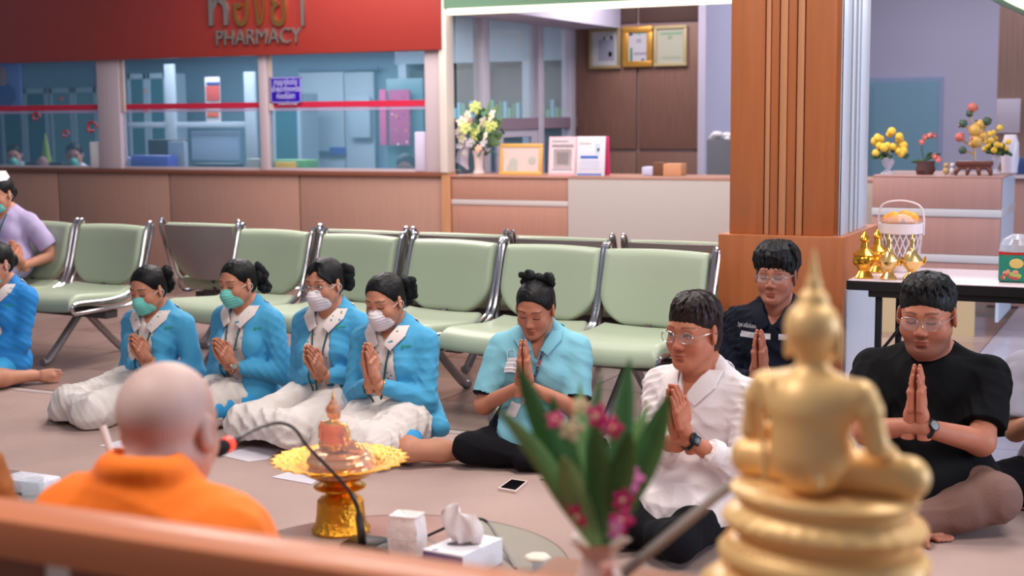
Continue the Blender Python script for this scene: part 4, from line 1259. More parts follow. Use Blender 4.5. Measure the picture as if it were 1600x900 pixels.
def trousers(c, m, r=1.0, upto=.92, name='trousers', fold=.003):
    f = gfield(c); P0 = c['P0']; b = c['bulk']
    f.ell(P0 + Vector((0, -.01, .0)), (.172 * b, .135 * b + c['belly'] * .5, .115), 0)
    for L in c['legs']:
        q = L.get('r', 1.0) * r; p = [Vector(x) for x in L['p']]
        f.cone(p[0], p[1], .094 * q, .068 * q, .03); f.cone(p[1], p[1] + (p[2] - p[1]) * .45, .068 * q, .062 * q, .025); f.cone(p[1] + (p[2] - p[1]) * .4, p[1] + (p[2] - p[1]) * upto, .063 * q, .050 * q, .025)
    f.folds(fold, c['seed'] + 4, 42)
    f.cut(lambda X, Y, Z: (c['cutz'] + .002 - Z) + 0 * X + 0 * Y)
    o = np_obj(name, f.mesh(), m, c['root']); c[name] = o; return o
def skirt(c, m, r=1.0, upto=.75):
    f = gfield(c); P0 = c['P0']; b = c['bulk']
    f.ell(P0 + Vector((0, -.01, .0)), (.175 * b, .14 * b, .115), 0)
    for L in c['legs']:
        q = L.get('r', 1.0) * r; p = [Vector(x) for x in L['p']]
        f.cone(p[0], p[0] + (p[1] - p[0]) * upto, .082 * q, .062 * q, .03)
    f.folds(.002, c['seed'] + 4, 40)
    f.cut(lambda X, Y, Z: (c['cutz'] + .002 - Z) + 0 * X + 0 * Y)
    o = np_obj('skirt', f.mesh(), m, c['root']); return o
def front_hits(c, objs, pts, off=.006):
    b = bvh_of(*[o.data for o in objs]); out = []
    for (x, z) in pts:
        h = b.ray_cast(Vector((x, 1.0, z)), Vector((0, -1, 0)))
        if h[0] is not None: out.append(h[0] + h[1] * 0 + Vector((0, off, 0)))
    return out
def lanyard(c, objs, m, zb, xb=0.0, badge=(.05, .075), wide=.0045, mb_=None, spread=.05):
    N = c['N']; n = 14
    pl_ = []
    for s in (-1, 1):
        pts = [(N.x + s * spread * (1 - i / n) + xb * i / n, N.z + .01 - (N.z + .01 - zb) * i / n) for i in range(n + 1)]
        hit = front_hits(c, objs, pts)
        if len(hit) > 3:
            # smooth in y
            for _ in range(2):
                hit = [hit[0]] + [Vector((hit[i].x, max(hit[i].y, (hit[i - 1].y + hit[i + 1].y) / 2), hit[i].z)) for i in range(1, len(hit) - 1)] + [hit[-1]]
            pl_.append(hit)
    mb = MB()
    for p in pl_: mb.tube(p, wide, 5)
    o = mb.build('lanyard', m, c['root'])
    if badge and pl_:
        e = pl_[0][-1]
        bo = MB().box((e.x - badge[0] / 2, e.y + .002, e.z - badge[1]), (e.x + badge[0] / 2, e.y + .008, e.z), .004).build('name_badge', mb_ or M_badge, o)
        bq = MB().box((e.x - badge[0] * .25, e.y + .008, e.z - badge[1] * .6), (e.x + badge[0] * .25, e.y + .0086, e.z - badge[1] * .2)).box((e.x - badge[0] * .35, e.y + .008, e.z - badge[1] * .8), (e.x + badge[0] * .35, e.y + .0086, e.z - badge[1] * .7)).build('print', mat('badge_print', (120, 130, 150), .6), bo)
    return o
def stick(c, px, py, objs, name, make, parent=None, size=1.0, off=.002):
    """small flat mark sewn on a garment, found where the given column and row meet it"""
    b = bvh_of(*[o.data for o in objs])
    o_ = c['Mi'] @ CAM; d_ = (c['Mi'].to_3x3() @ ray(px, py)).normalized()
    h = b.ray_cast(o_, d_)
    if h[0] is None: return None
    nrm = h[1]
    if nrm.dot(d_) > 0: nrm = -nrm
    y = Vector((0, 0, 1)); y = (y - nrm * y.dot(nrm)).normalized(); x = y.cross(nrm)
    M = Matrix(((x.x, y.x, nrm.x, h[0].x + nrm.x * off), (x.y, y.y, nrm.y, h[0].y + nrm.y * off), (x.z, y.z, nrm.z, h[0].z + nrm.z * off), (0, 0, 0, 1)))
    o = make(); o.name = name; o.parent = parent or c['root']; o.matrix_local = M
    return o
def emblem_mesh():
    mb = MB()
    mb.prism([(-.014, 0, 0), (-.007, .008, 0), (0, 0, 0), (-.007, -.008, 0)], (0, 0, .001)).prism([(-.018, -.008, 0), (-.006, -.010, 0), (-.008, -.002, 0)], (0, 0, .001))
    for i in range(5): mb.box((.003 + i * .006, -.004, 0), (.007 + i * .006, .003 + (.003 if i % 2 else 0), .001))
    return mb.build('emblem', M_green_logo, None, False)
def wrist_ring(c, s, m, r=.026, th=.006, t=.0, name='bracelet', face=None, fm=None):
    W, E = c['W'][s], c['E'][s]; d = (W - E).normalized(); p = W + d * t
    x = d.orthogonal().normalized(); y = d.cross(x); q = c['arm']
    pts = [p + (x * math.cos(a) + y * math.sin(a)) * r * q for a in [2 * math.pi * i / 20 for i in range(20)]]
    o = MB().tube(pts, th, 6, closed=True).build(name, m, c['root'])
    if face:
        fd = Vector(face).normalized(); fd = (fd - d * fd.dot(d)).normalized()
        w = d.cross(fd); cpt = p + fd * (r * q + .003)
        R = Matrix(((w.x, d.x, fd.x), (w.y, d.y, fd.y), (w.z, d.z, fd.z)))
        if fm == 'round':
            MB().lathe([(0, -.004), (.020, -.004), (.021, .004), (.018, .006), (0, .006)], cpt, 20, rot=R).build('watch_case', M_watch if name == 'black_watch' else M_wmetal, o)
            MB().lathe([(0, .006), (.0165, .0062), (0, .0066)], cpt, 20, rot=R).build('dial', mat('dial_grey', (120, 124, 120), .3), o)
        else:
            MB().box(Vector((-.017, -.020, -.006)), Vector((.017, .020, .006)), .005, rot=R).build('watch_case', M_watch, o).data.transform(Matrix.Translation(cpt))
            MB().box(Vector((-.013, -.016, .005)), Vector((.013, .016, .0068)), .001, rot=R).build('screen', mat('watch_screen', (30, 44, 84), .1), o).data.transform(Matrix.Translation(cpt))
    return o
def cross_legs(kx=.30, ky=.24, z=.085, ax=.06, ay=.30, r=1.0, toes=True, lift=0.0, fr=.95):
    """sitting cross-legged: hip, knee, ankle, toe for both sides"""
    out = []
    for s, dy in ((1, 0.0), (-1, .05)):
        out.append(dict(p=[(s * .085, .02, .10), (s * kx, ky, z + lift), (-s * ax, ay + dy, .055), (-s * (ax + .13), ay + dy - .02, .035)], r=r, up=(0, 1, .4), fr=fr))
    return out
def world_leg(c_root, phi, pts):
    return pts
import time as _time
_t0 = _time.time()
BOWB = [((-.045, -.125, .03), .050), ((-.045, -.13, -.025), .042), ((0, -.14, .0), .04)]
def loc(root, phi):
    g = G(root[0], root[1]); C_ = Vector((-g.x, -g.y, 0)).normalized(); Lf = Vector((C_.y, -C_.x, 0))
    if Lf.dot(RGT) > 0: Lf = -Lf
    F = C_ * math.cos(math.radians(phi)) + Lf * math.sin(math.radians(phi)); rz = math.atan2(-F.x, F.y)
    Mi = (Matrix.Translation(g) @ Matrix.Rotation(rz, 4, 'Z')).inverted()
    return lambda px, py, z: tuple(Mi @ G(px, py, z))
# kneeling side-sitters in blue
def nurse(label, root, phi, head, hand, legs, **k):
    kk = dict(udir=(0, .68, .74), sex='f', sw=.158, bulk=.92, size=.95, seed=1)
    emb = k.pop('emb', None); lany = k.pop('lany', True); jm = k.pop('jm', M_jack); hem = k.pop('hem', .06); flare = k.pop('flare', 1.0); extra = k.pop('extra', None)
    kk.update(k)
    c = person(label, root, phi, head, hand, legs=legs, **kk)
    bl = shirt(c, M_blouse, .007)
    collar(c, M_blouse, c['root'])
    jk = jacket(c, jm, hem=hem, flare=flare, extra=extra)
    skirt(c, M_skirtb)
    if lany: lanyard(c, [bl, jk], M_lany, lany if isinstance(lany, float) else .15)
    if emb: stick(c, emb[0], emb[1], [jk], 'emblem', emblem_mesh)
    return c
def side_legs(root, phi, hipdir=0):
    pass
lg = lambda *p, **k: dict(p=list(p), **k)
# N1
c1 = nurse('woman in blue jacket and teal mask sitting behind the bald monk\'s head', (232, 642), 35, (230, 452, .10), (214, 541, .26),
      [lg((.08, .03, .11), (.20, .36, .09), (.26, .0, .05), (.28, -.14, .04)), lg((-.08, .03, .11), (.02, .40, .09), (.12, .04, .05), (.18, -.1, .04))],
      hphi=42, pitch=16, mask=M_mteal, bow=BOWB, emb=(262, 512), hs=.98, seed=3)
c2 = nurse('woman in blue jacket with teal mask and dark lanyard, wristwatch on', (384, 655), 38, (370, 442, .10), (345, 548, .27),
      [lg((.08, .03, .11), (.20, .36, .09), (.26, .0, .05), (.28, -.14, .04)), lg((-.08, .03, .11), (.02, .40, .09), (.12, .04, .05), (.18, -.1, .04))],
      hphi=46, pitch=10, mask=M_mteal, bow=[((-.03, -.14, .02), .050), ((-.035, -.15, -.05), .045)], emb=(401, 513), hs=.96, seed=4)
wrist_ring(c2, -1, M_wmetal, .028, .004, .02, 'wristwatch', face=(-1, .4, .3), fm='round')
c3 = nurse('woman in blue jacket with glasses and white mask, white printed collar', (508, 676), 30, (505, 443, .10), (487, 560, .27),
      [lg((.08, .03, .11), (.22, .34, .09), (.26, .0, .05), (.28, -.14, .04)), lg((-.08, .03, .11), (-.05, .40, .09), (.12, .04, .05), (.18, -.1, .04))],
      hphi=36, pitch=8, mask=M_mwhite, specs=(M_wire, .046, .03, .8), eyes='open', hairs='bunfringe', bow=BOWB, emb=(530, 510), hs=1.0, seed=5)
c4 = nurse('woman in blue jacket with white mask, bracelet and bare shin, nearest the gold tray', (618, 700), 28, (600, 470, .10), (576, 562, .27),
      [lg((.08, .03, .11), (.06, .38, .09), (.12, .06, .05), (.14, -.1, .04)), lg((-.08, .03, .11), (-.22, .30, .075), (-.50, .10, .05), (-.64, .14, .04), up=(0, 1, .3))],
      udir=(0, .33, .94), hphi=34, pitch=16, mask=M_mwhite, bow=[((-.05, -.125, .04), .048), ((-.05, -.13, -.01), .042), ((-.02, -.14, -.05), .035)], emb=(632, 541), extra=[((-.10, -.04, .20), loc((618, 700), 28)(688, 668, .12), .10, .045, .06)], hs=1.0, sw=.168, bulk=1.0, seed=6)
wrist_ring(c4, -1, mat('gold_bangle', (200, 150, 80), .3, metal=.9), .030, .003, -.01, 'bracelet')
c0 = nurse('woman in royal blue jacket cut off by the left picture edge', (0, 598), 40, (-8, 412, .08), (-60, 520, .24),
      [lg((.08, .03, .11), (.24, .34, .09), (.2, .02, .05), (.2, -.1, .04)), lg((-.08, .03, .11), (-.12, .30, .075), (-.22, -.02, .05), (-.34, -.10, .04), up=(0, 1, .3))],
      hphi=48, pitch=10, mask=M_mteal, emb=(12, 478), jm=M_jack2, lany=False, seed=7)
# P5 polo woman
c5 = person('woman in pale aqua polo shirt with floral lanyard, hair in a top knot', (838, 718), 8, (836, 482, .12), (818, 560, .24), udir=(0, .15, 1), hphi=20, pitch=24, roll=-4, hs=1.0, sex='f',
      sw=.175, bulk=1.02, size=.97, hairs='topbun', bow=[((.04, -.06, .118), .036), ((-.045, -.06, .112), .038), ((0, -.07, .105), .03)], eyes='down', skin=(196, 136, 110),
      legs=[dict(p=L['p'][:3], r=.95) for L in cross_legs(.27, .17, .085, .02, .18)], seed=8, elbow_out=1.5, arm=.95)
p5 = shirt(c5, M_polo, .012, .07, 'polo_shirt', sleeves=.86, fold=.003, vneck=.09, hemr=1.0)
cl5 = collar(c5, M_polo, c5['root'], tip=.075, e=.021)
trousers(c5, M_blackt, upto=1.03)
lanyard(c5, [p5], dots_mat('floral_ribbon', (60, 50, 70), [(190, 60, 80), (60, 120, 150), (220, 200, 200), (50, 40, 60)], 60, .5), .30, .03, (.055, .085), .006)
paint(p5, M_navy, lambda x, y, z: np.any([((x - c5['S'][s].x) * (c5['E'][s] - c5['S'][s]).x + (y - c5['S'][s].y) * (c5['E'][s] - c5['S'][s]).y + (z - c5['S'][s].z) * (c5['E'][s] - c5['S'][s]).z) / (c5['E'][s] - c5['S'][s]).length_squared > .815 for s in (-1, 1)], axis=0) & (np.abs(x) > .15))
def hang_mask():
    mb = MB(); mb.sheet([[(u * .045, v * .032, .006 * math.cos(3 * u) + .004 * math.sin(9 * v)) for u in [-1 + .25 * i for i in range(9)]] for v in [-1 + .25 * i for i in range(9)]], th=.0015)
    mb.tube(spline([(-.04, .03, .003), (-.05, .06, .004), (-.02, .07, .004), (0, .032, .003)], 4), .0012, 5)
    return mb.build('m', M_mwhite, None)
hm2 = stick(c5, 804, 572, [p5], 'face_mask', hang_mask, off=.008)
stick(c5, 803, 640, [p5], 'name_badge', lambda: MB().box((-.028, -.04, 0), (.028, .04, .003), .002).build('b', M_badge, None))
# P6 white shirt
c6 = person('older man in white shirt and glasses, hands pressed together', (1072, 842), 30, (1082, 518, .06), (1055, 636, .30), udir=(0, .38, .93), hphi=33, pitch=4, hs=1.08, sex='m',
      sw=.178, bulk=.98, size=1.0, hairs='thin', hairm=M_hair2, specs=(M_wire, .050, .036, .8), eyes='open', skin=(196, 128, 100), headc=dict(neck=1.0, brow=.55, lip=(160, 86, 76)),
      legs=[lg((.085, .02, .10), (.14, .27, .09), (-.02, .12, .05)), lg((-.085, .02, .10), (-.14, .30, .09), (.04, .20, .06))], vox=.0045, hvox=.0032, seed=9, arm=1.0)
s6 = shirt(c6, M_whites, .013, .09, 'shirt', longs=.60, fold=.0050, vneck=.07, fq=44, hemr=1.02)
collar(c6, M_whites, c6['root'], tip=.095, e=.022)
trousers(c6, M_blackt, upto=1.03)
for s in (-1, 1):
    W_, E_ = c6['W'][s], c6['E'][s]; fcu = gfield(c6, vox=.0045); capped(fcu, E_ + (W_ - E_) * .50, E_ + (W_ - E_) * .68, .0545, .0500, 0, .008); fcu.folds(.0015, 31, 60)
    np_obj('cuff', fcu.mesh(), M_whites, c6['root'])
wrist_ring(c6, -1, M_watch, .029, .007, .0, 'black_smartwatch', face=(-.9, .5, .4), fm='sq')
# P7 navy
c7 = person('young man in navy work shirt with reflective chest band, leaning by the pillar', (1207, 708), 12, (1212, 430, .06), (1186, 546, .30), udir=(0, .2, 1), hphi=14, pitch=2, hs=1.06, sex='m',
      sw=.195, bulk=1.0, size=1.03, hairs='tousled', specs=(M_wire, .050, .034, .6), eyes='down', skin=(178, 118, 98), headc=dict(brow=.7), legs=cross_legs(.31, .18, .085, .02, .20), seed=10, P0z=.14)
s7 = shirt(c7, M_navy, .013, .09, 'work_shirt', longs=.88, fold=.005, vneck=.10, hemr=1.0)
collar(c7, M_navy, c7['root'], tip=.09, e=.022)
trousers(c7, M_navy)
b7 = bvh_of(s7.data); h7 = b7.ray_cast(c7['Mi'] @ CAM, (c7['Mi'].to_3x3() @ ray(1158, 521)).normalized())[0]; zc7 = h7.z if h7 else .45; print('h7', h7)
paint(s7, M_stripe, lambda x, y, z: (np.abs(z - zc7) < .013) & (y > -.02) & (np.abs(x) < .150) & (np.abs(x + .01) > .018))
stick(c7, 1168, 509, [s7], 'chest_lettering', lambda: link('t', text_mesh('วิสุฟ เครือคันธงค์', .026, 0, .105), M_stripe), off=.003)
wrist_ring(c7, -1, M_wmetal, .031, .007, .0, 'steel_wristwatch', face=(-.7, .6, .4), fm='round')
# P8 black shirt
c8 = person('heavy-set man in black t-shirt and glasses, eyes closed, brown trousers', (1458, 802), 8, (1448, 492, .08), (1432, 608, .34), udir=(0, .10, 1), hphi=12, pitch=10, hs=1.17, sex='m',
      sw=.225, bulk=1.28, belly=.05, size=1.05, hairs='crop', specs=(M_wire, .054, .040, .75), eyes='down', skin=(190, 126, 102), headc=dict(wide=1.08, cheek=.006, neck=1.25, beard=.5, brow=.7), arm=1.2,
      legs=[lg((.10, .02, .11), (.28, .22, .11), (.02, .30, .06), (-.06, .34, .035), r=1.2), lg((-.10, .02, .11), (-.24, .22, .14), (.0, .34, .06), (-.04, .43, .04), r=1.3, up=(-1, 0, .3))], vox=.005, hvox=.0034, seed=11, elbow_out=1.5)
s8 = shirt(c8, M_blackc, .015, .06, 't_shirt', sleeves=.80, fold=.005, vneck=0, neck=.078, hemr=1.0)
trousers(c8, M_brownt, fold=.004)
wrist_ring(c8, -1, M_watch, .027, .009, -.012, 'black_watch', face=(-.7, .6, .5), fm='round')
print('people', round(_time.time() - _t0, 1))
# lap cloths: loose white cloths lying over the women's folded legs
def lap_cloth(c, label, pts, hem=.03, k=.07, amp=.006, seed=1, m=M_lapw):
    xs = [p[0] for p, r in pts]; ys = [p[1] for p, r in pts]
    f = Field((min(xs) - .2, min(ys) - .2, .006), (max(xs) + .2, max(ys) + .22, .34), .006)
    for i, (p, r) in enumerate(pts):
        q = pts[(i + 1) % len(pts)]
        f.cone(p, q[0], r, q[1], k)
    f.folds(amp, seed, 30); f.folds(.002, seed + 1, 80)
    f.cut(lambda X, Y, Z: (hem + .018 * np.sin(17 * X + 9 * Y + seed) - Z) + 0 * X, .008)
    o = np_obj('lap_cloth', f.mesh(), m); o.matrix_world = c['Mw']
    return tag(o, label, 'cloth', 'white cloths laid over the kneeling women\'s laps')
lap_cloth(c1, 'white cloth on the lap behind the bald monk\'s head, hem touching the carpet', [((.08, .06, .12), .125), ((.20, .36, .08), .105), ((.30, .32, .02), .05), ((.03, .42, .07), .105), ((-.09, .10, .10), .11)], .010, k=.05, amp=.009, seed=1)
lap_cloth(c2, 'white cloth over the lap of the woman with the wristwatch', [((.08, .06, .12), .12), ((.21, .35, .08), .105), ((.06, .42, .07), .105), ((.0, .14, .12), .11)], .012, k=.05, amp=.009, seed=2)
lap_cloth(c3, 'white cloth with faint green print over the lap of the woman in glasses', [((.09, .05, .12), .125), ((.23, .33, .085), .10), ((-.06, .41, .08), .11), ((-.12, .10, .12), .12)], .045, k=.05, amp=.009, seed=3)
lap_cloth(c4, 'white cloth over the lap of the woman nearest the gold tray', [((.08, .06, .13), .125), ((.10, .38, .09), .105), ((-.08, .36, .085), .105), ((-.10, .10, .13), .12)], .045, k=.05, amp=.009, seed=5)

# monk in bright orange, back to the camera
mh = D(264, 668, 2.5)
def robe(c, m, e=.03, scarf=True, folds=.006, z0=.004):
    g = gfield(c, .10); torso(g, c, e)
    arms(g, c, .028, upto=1.0, k=.05)
    for s in (-1, 1): g.ell(c['E'][s] + Vector((-s * .05, .02, -.02)), (.065, .09, .10), .08)
    P0 = c['P0']; g.ell(P0 + Vector((0, .08, -.03)), (.33, .27, .13), .08)
    for L in c['legs']:
        p = [Vector(x) for x in L['p']]; g.cone(p[0], p[1], .11, .085, .06); g.cone(p[1], p[2], .085, .07, .05)
    g.folds(folds, c['seed'], 26); g.folds(.0028, c['seed'] + 8, 62)
    N = c['N']
    if scarf:
        # gathered band over the left shoulder and a thick roll round the neck
        g.cone(N + Vector((0, -.02, -.07)), N + Vector((0, -.014, .035)), .105, .066, .04)
        g.disp(lambda X, Y, Z: -.012 * (1 - np.abs(np.sin(20 * (.8 * Z + .55 * X) + 1.5 * np.sin(8 * X + 6 * Z)))) ** 1.5 * np.clip((-Y + .03) / .05, 0, 1) + .002)
        n = 16
        for i in range(n):
            a = 2 * math.pi * i / n; b = 2 * math.pi * (i + 1) / n
            q = lambda t: N + Vector((math.sin(t) * .062, math.cos(t) * .060 - .012, .050 - .016 * math.cos(t)))
            g.cone(q(a), q(b), .015, .015, .018)
        for w in range(6):
            o_ = Vector((0, 0, -.020 * w)); s0 = N + Vector((-.09 - .006 * w, -.075, .0)) + o_; 
            g.cone(N + Vector((.07 + .012 * w, -.062, .005 - .018 * w)), N + Vector((-.04 - .01 * w, -.112 - .002 * w, -.085 - .030 * w)), .008, .006, .012)
            g.cone(N + Vector((-.04 - .01 * w, -.112 - .002 * w, -.085 - .030 * w)), N + Vector((-.19 - .004 * w, -.06, -.13 - .035 * w)), .006, .005, .012)
    g.cut(lambda X, Y, Z: (z0 - Z) + 0 * X + 0 * Y)
    g.cone(N + Vector((0, -.01, .03)), N + Vector((0, -.01, .2)), .052, .056, .006, 's')
    o = np_obj('robe', g.mesh(), m, c['root']); c['robe'] = o
    return o
cm = person('bald elderly monk in bright orange robe with his back turned', Vector((mh.x, mh.y - .02, .22)), -152, mh, None, hphi=-148, pitch=8, roll=0, hs=1.03, size=1.0, sex='m', sw=.158, bulk=.95, belly=.02, nlen=.45,
            skin=(206, 156, 138), hairs=None, headc=dict(bald=1, brow=.3, wide=1.03, neck=1.12), legs=cross_legs(.30, .22), vox=.0055, hvox=.0032, seed=14)
for s in (-1, 1): cm['W'][s] = cm['S'][s] + Vector((-s * .10, .26, -.34)); cm['E'][s] = ik(cm['S'][s], cm['W'][s], .275, .245, Vector((s * .5, -.2, -1)))
robe(cm, M_orange)
lp = boxo('low_platform', (mh.x - .36, mh.y - .33, .004), (mh.x + .42, mh.y + .36, .222), wood_mat('platform_wood', (150, 92, 60), .5), None, .01)
tag(lp, 'low wooden seating platform under the orange robed monk', 'platform')
# ochre monk, left edge
oh = D(-150, 566, 2.75)
co = person('monk in dark ochre robe, only one shoulder inside the left picture edge', Vector((oh.x, oh.y, .22)), -140, oh, None, hphi=-140, pitch=5, hs=1.0, sex='m', sw=.19, bulk=1.05, skin=(180, 124, 100), hairs=None,
            headc=dict(bald=1), legs=cross_legs(.30, .22), vox=.008, hvox=.005, seed=15)
for s in (-1, 1): co['W'][s] = co['S'][s] + Vector((-s * .10, .26, -.34)); co['E'][s] = ik(co['S'][s], co['W'][s], .275, .245, Vector((s * .5, -.2, -1)))
robe(co, M_ochre, scarf=False)
lp2 = boxo('low_platform', (oh.x - .45, oh.y - .30, .004), (oh.x + .30, oh.y + .38, .222), MATS['platform_wood'], None, .01)
tag(lp2, 'low wooden seating platform under the ochre robed monk', 'platform')
# person at the right edge
ce = person('person in grey polo shirt and black trousers cut off by the right edge', (1672, 782), 5, (1672, 500, .06), (1655, 600, .3), udir=(0, .2, 1), pitch=8, sex='m', sw=.19, hs=1.05, size=1.0, hairs='crop',
            legs=cross_legs(.30, .20, .085, .02, .2), vox=.008, hvox=.005, seed=16)
se = shirt(ce, M_greyp, .013, .08, 'polo_shirt', sleeves=.9, vneck=.05, hemr=1.0); trousers(ce, M_blackt)
# seated nurse in white cap
def seat_legs(): return [lg((.085, .03, .10), (.09, .40, .08), (.09, .42, -.32), (.09, .60, -.37), up=(0, 0, 1)), lg((-.085, .03, .10), (-.09, .40, .08), (-.09, .42, -.32), (-.09, .60, -.37), up=(0, 0, 1))]
nx = XatY(2, 6.98, .9)
nh = PY(-2, 303, 6.93)
cn = person('nurse in lilac uniform and striped white cap seated on the far left bench', Vector((nx, 6.98, .455)), 30, nh, (22, 392, .25), udir=(0, .6, .8), hphi=40, pitch=10, hs=1.0, sex='f', sw=.165, bulk=.95, size=.95,
            hairs='bun', mask=M_mteal, legs=seat_legs(), cutz=-.42, vox=.007, hvox=.0055, seed=17)
un = shirt(cn, M_lilac, .012, .0, 'uniform', sleeves=.75, vneck=.04, hemr=1.05)
trousers(cn, M_lilac, upto=.9, name='uniform_trousers')
lanyard(cn, [un], M_lany, .24, 0, None)
mb = MB()
capm = [((-.055, .060, .095), (-.075, -.01, .09), (-.06, -.06, .10)), ((-.03, .085, .125), (-.05, .01, .150), (-.035, -.06, .140)), ((.03, .085, .125), (.05, .01, .150), (.035, -.06, .140)), ((.055, .060, .095), (.075, -.01, .09), (.06, -.06, .10))]
co_ = mb.sheet([[cn['HM'] @ Vector(p) for p in row] for row in capm], th=.004).build('nurse_cap', M_paper, cn['root'])
MB().tube([cn['HM'] @ Vector(p) for p in ((-.058, .062, .104), (-.03, .089, .132), (.03, .089, .132), (.058, .062, .104))], .004, 5).build('cap_stripe', mat('stripe_green', (20, 60, 60), .6), co_)
# pharmacy clerks behind the glass
def clerk(label, px, py, hs, mask, m, seed, y=11.45):
    h = PY(px, py, y); rootv = Vector((h.x, y + .05, h.z - .70))
    c = person(label, rootv, 10, h, None, pitch=14, hs=hs, sex='f', sw=.16, bulk=.95, hairs='bun', mask=mask, legs=seat_legs(), cutz=-(rootv.z) + .01, vox=.011, hvox=.0065, seed=seed, skin=(190, 140, 124))
    shirt(c, m, .012, .0, 'uniform', longs=.8, vneck=.04)
    st = empty('stool', (rootv.x, rootv.y, 0), 0, 'stool under the %s' % label.replace('pharmacy ', ''), 'stool')
    MB().lathe([(0, rootv.z - .06), (.18, rootv.z - .06), (.19, rootv.z - .02), (.15, rootv.z - .003), (0, rootv.z - .003)]).build('seat', M_black, st)
    MB().lathe([(.2, 0), (.2, .02), (.03, .05), (.025, rootv.z - .06)]).build('pole', M_chrome, st)
    return c
clerk('pharmacy clerk with teal mask at the far left window', 22, 242, .95, M_mteal, mat('scrub_teal', (120, 170, 180), .8), 21)
clerk('pharmacy clerk with teal mask bent beside the leaflet holder', 116, 242, 1.05, M_mteal, mat('scrub_pale', (190, 190, 210), .8), 22)
clerk('dark haired pharmacy clerk barely showing above the ledge', 634, 262, 1.05, None, mat('scrub_pink', (196, 150, 160), .8), 23)
print('people2', round(_time.time() - _t0, 1))
# ------------------------------------------------------------------ gold statue seen from behind
def statue_fields(v=.0022):
    f = Field((-.155, -.07, -.01), (.155, .17, .315), v)
    f.ell((0, -.004, .05), (.047, .036, .05), 0); f.cone((0, -.004, .06), (0, -.004, .11), .043, .050, .03)
    f.ell((0, -.004, .118), (.062, .036, .035), .02)
    f.cone((-.060, -.004, .133), (.060, -.004, .133), .0185, .0185, .02)
    f.cone((0, -.004, .14), (0, 0, .175), .0215, .0185, .012)
    f.ell((0, .002, .203), (.0315, .034, .040), .008)
    f.ell((0, .010, .190), (.025, .026, .028), .008)
    f.ell((0, -.004, .214), (.0345, .036, .034), .003)
    f.ell((0, -.002, .247), (.019, .019, .016), .006)
    f.cone((0, -.002, .255), (0, -.002, .268), .0115, .0095, .003)
    f.cone((0, -.002, .268), (0, -.002, .312), .0080, .0012, .003)
    for s in (-1, 1):
        f.cone((s * .033, .0, .208), (s * .034, .0, .176), .0055, .0048, .002)
        f.cone((s * .066, 0, .130), (s * .075, -.002, .115), .0185, .0165, .01)
        f.cone((0, .045, .024), (s * .108, .050, .024), .030, .026, .02)
        f.cone((s * .108, .052, .022), (-s * .05, .105, .022), .025, .017, .008)
    f.cone((.075, -.002, .115), (.083, .006, .070), .0165, .0145, .006); f.cone((.083, .006, .070), (.084, .050, .052), .0140, .0095, .006)
    f.cone((.084, .050, .052), (.086, .085, .030), .0085, .0055, .004)
    f.cone((-.075, -.002, .115), (-.083, .002, .072), .0165, .0145, .006); f.cone((-.083, .002, .072), (-.020, .062, .056), .0140, .0095, .006)
    f.ell((.0, .066, .054), (.032, .014, .008), .006)
    f.cone((-.038, -.034, .145), (.03, -.041, .02), .0035, .0045, .006)          # robe edge across the back
    f.cone((-.062, -.026, .142), (-.044, -.04, .02), .003, .004, .005)
    f.cut(lambda X, Y, Z: (.000 - Z) + 0 * X + 0 * Y)
    return f
def pedestal(mb, w=1.0, petals=True, top=0.0):
    prof = [(.0, -.002), (.118, -.002), (.124, -.008), (.122, -.016), (.112, -.022), (.112, -.028), (.126, -.036), (.134, -.046), (.130, -.056), (.116, -.062), (.114, -.070), (.128, -.078), (.140, -.088), (.140, -.096),
            (.126, -.102), (.124, -.112), (.142, -.122), (.160, -.134), (.168, -.150), (.164, -.160), (.150, -.166), (.152, -.176), (.172, -.184), (.176, -.210), (.0, -.210)]
    def mod(a, z):
        return (1 + (.018 * abs(math.sin(a * 14)) if -.06 < z < -.03 or -.16 < z < -.12 else 0)) / math.sqrt(math.cos(a) ** 2 + (math.sin(a) / .78) ** 2)
    mb.lathe(prof[::-1], (0, .040, top), 112, mod=mod)
    for zz, rr, n in ((-.078, .127, 60), (-.100, .135, 64), (-.116, .130, 60)):
        for i in range(n):
            a = 2 * math.pi * i / n; k = rr / math.sqrt(math.cos(a) ** 2 + (math.sin(a) / .78) ** 2)
            mb.ball((k * math.cos(a), .040 + k * math.sin(a), top + zz), .0042, u=6, v=4)
M_bgold = mat('satin_gold', (246, 200, 132), .45, metal=.22, coat=.12)
M_ggold = mat('bright_gold', (240, 176, 64), .22, metal=.95, bump=.0)
M_gold_orn = mat('chased_gold', (236, 166, 52), .28, metal=.9, bump=.9, bscale=70)
bs = D(1268, 700, 1.80); zb_ = D(1268, 772, 1.80).z
C_ = Vector((-bs.x, -bs.y, 0)).normalized(); Lf = Vector((C_.y, -C_.x, 0)); Lf = -Lf if Lf.dot(RGT) > 0 else Lf
phb = math.radians(-157); F_ = C_ * math.cos(phb) + Lf * math.sin(phb); rzb = math.atan2(-F_.x, F_.y)
sd = statue_fields().mesh()
ZST = zb_ - .21
st = empty('buddha_statue', (bs.x, bs.y, ZST), rzb, 'large gold seated Buddha statue seen from behind on tiered lotus base', 'statue')
o = np_obj('figure', sd, M_bgold, st); o.location = (0, 0, .21)
mb = MB(); pedestal(mb); o = mb.build('lotus_pedestal', M_bgold, st, angle=50); o.location = (0, 0, .21)
als = empty('altar_stand', (bs.x - .10, bs.y + .03, 0), 0, 'wooden altar stand under the large gold statue and orchid vase', 'stand')
boxo('top', (-.36, -.21, ZST - .035), (.36, .21, ZST - .0005), wood_mat('altar_wood', (140, 84, 52), .5), als, .006)
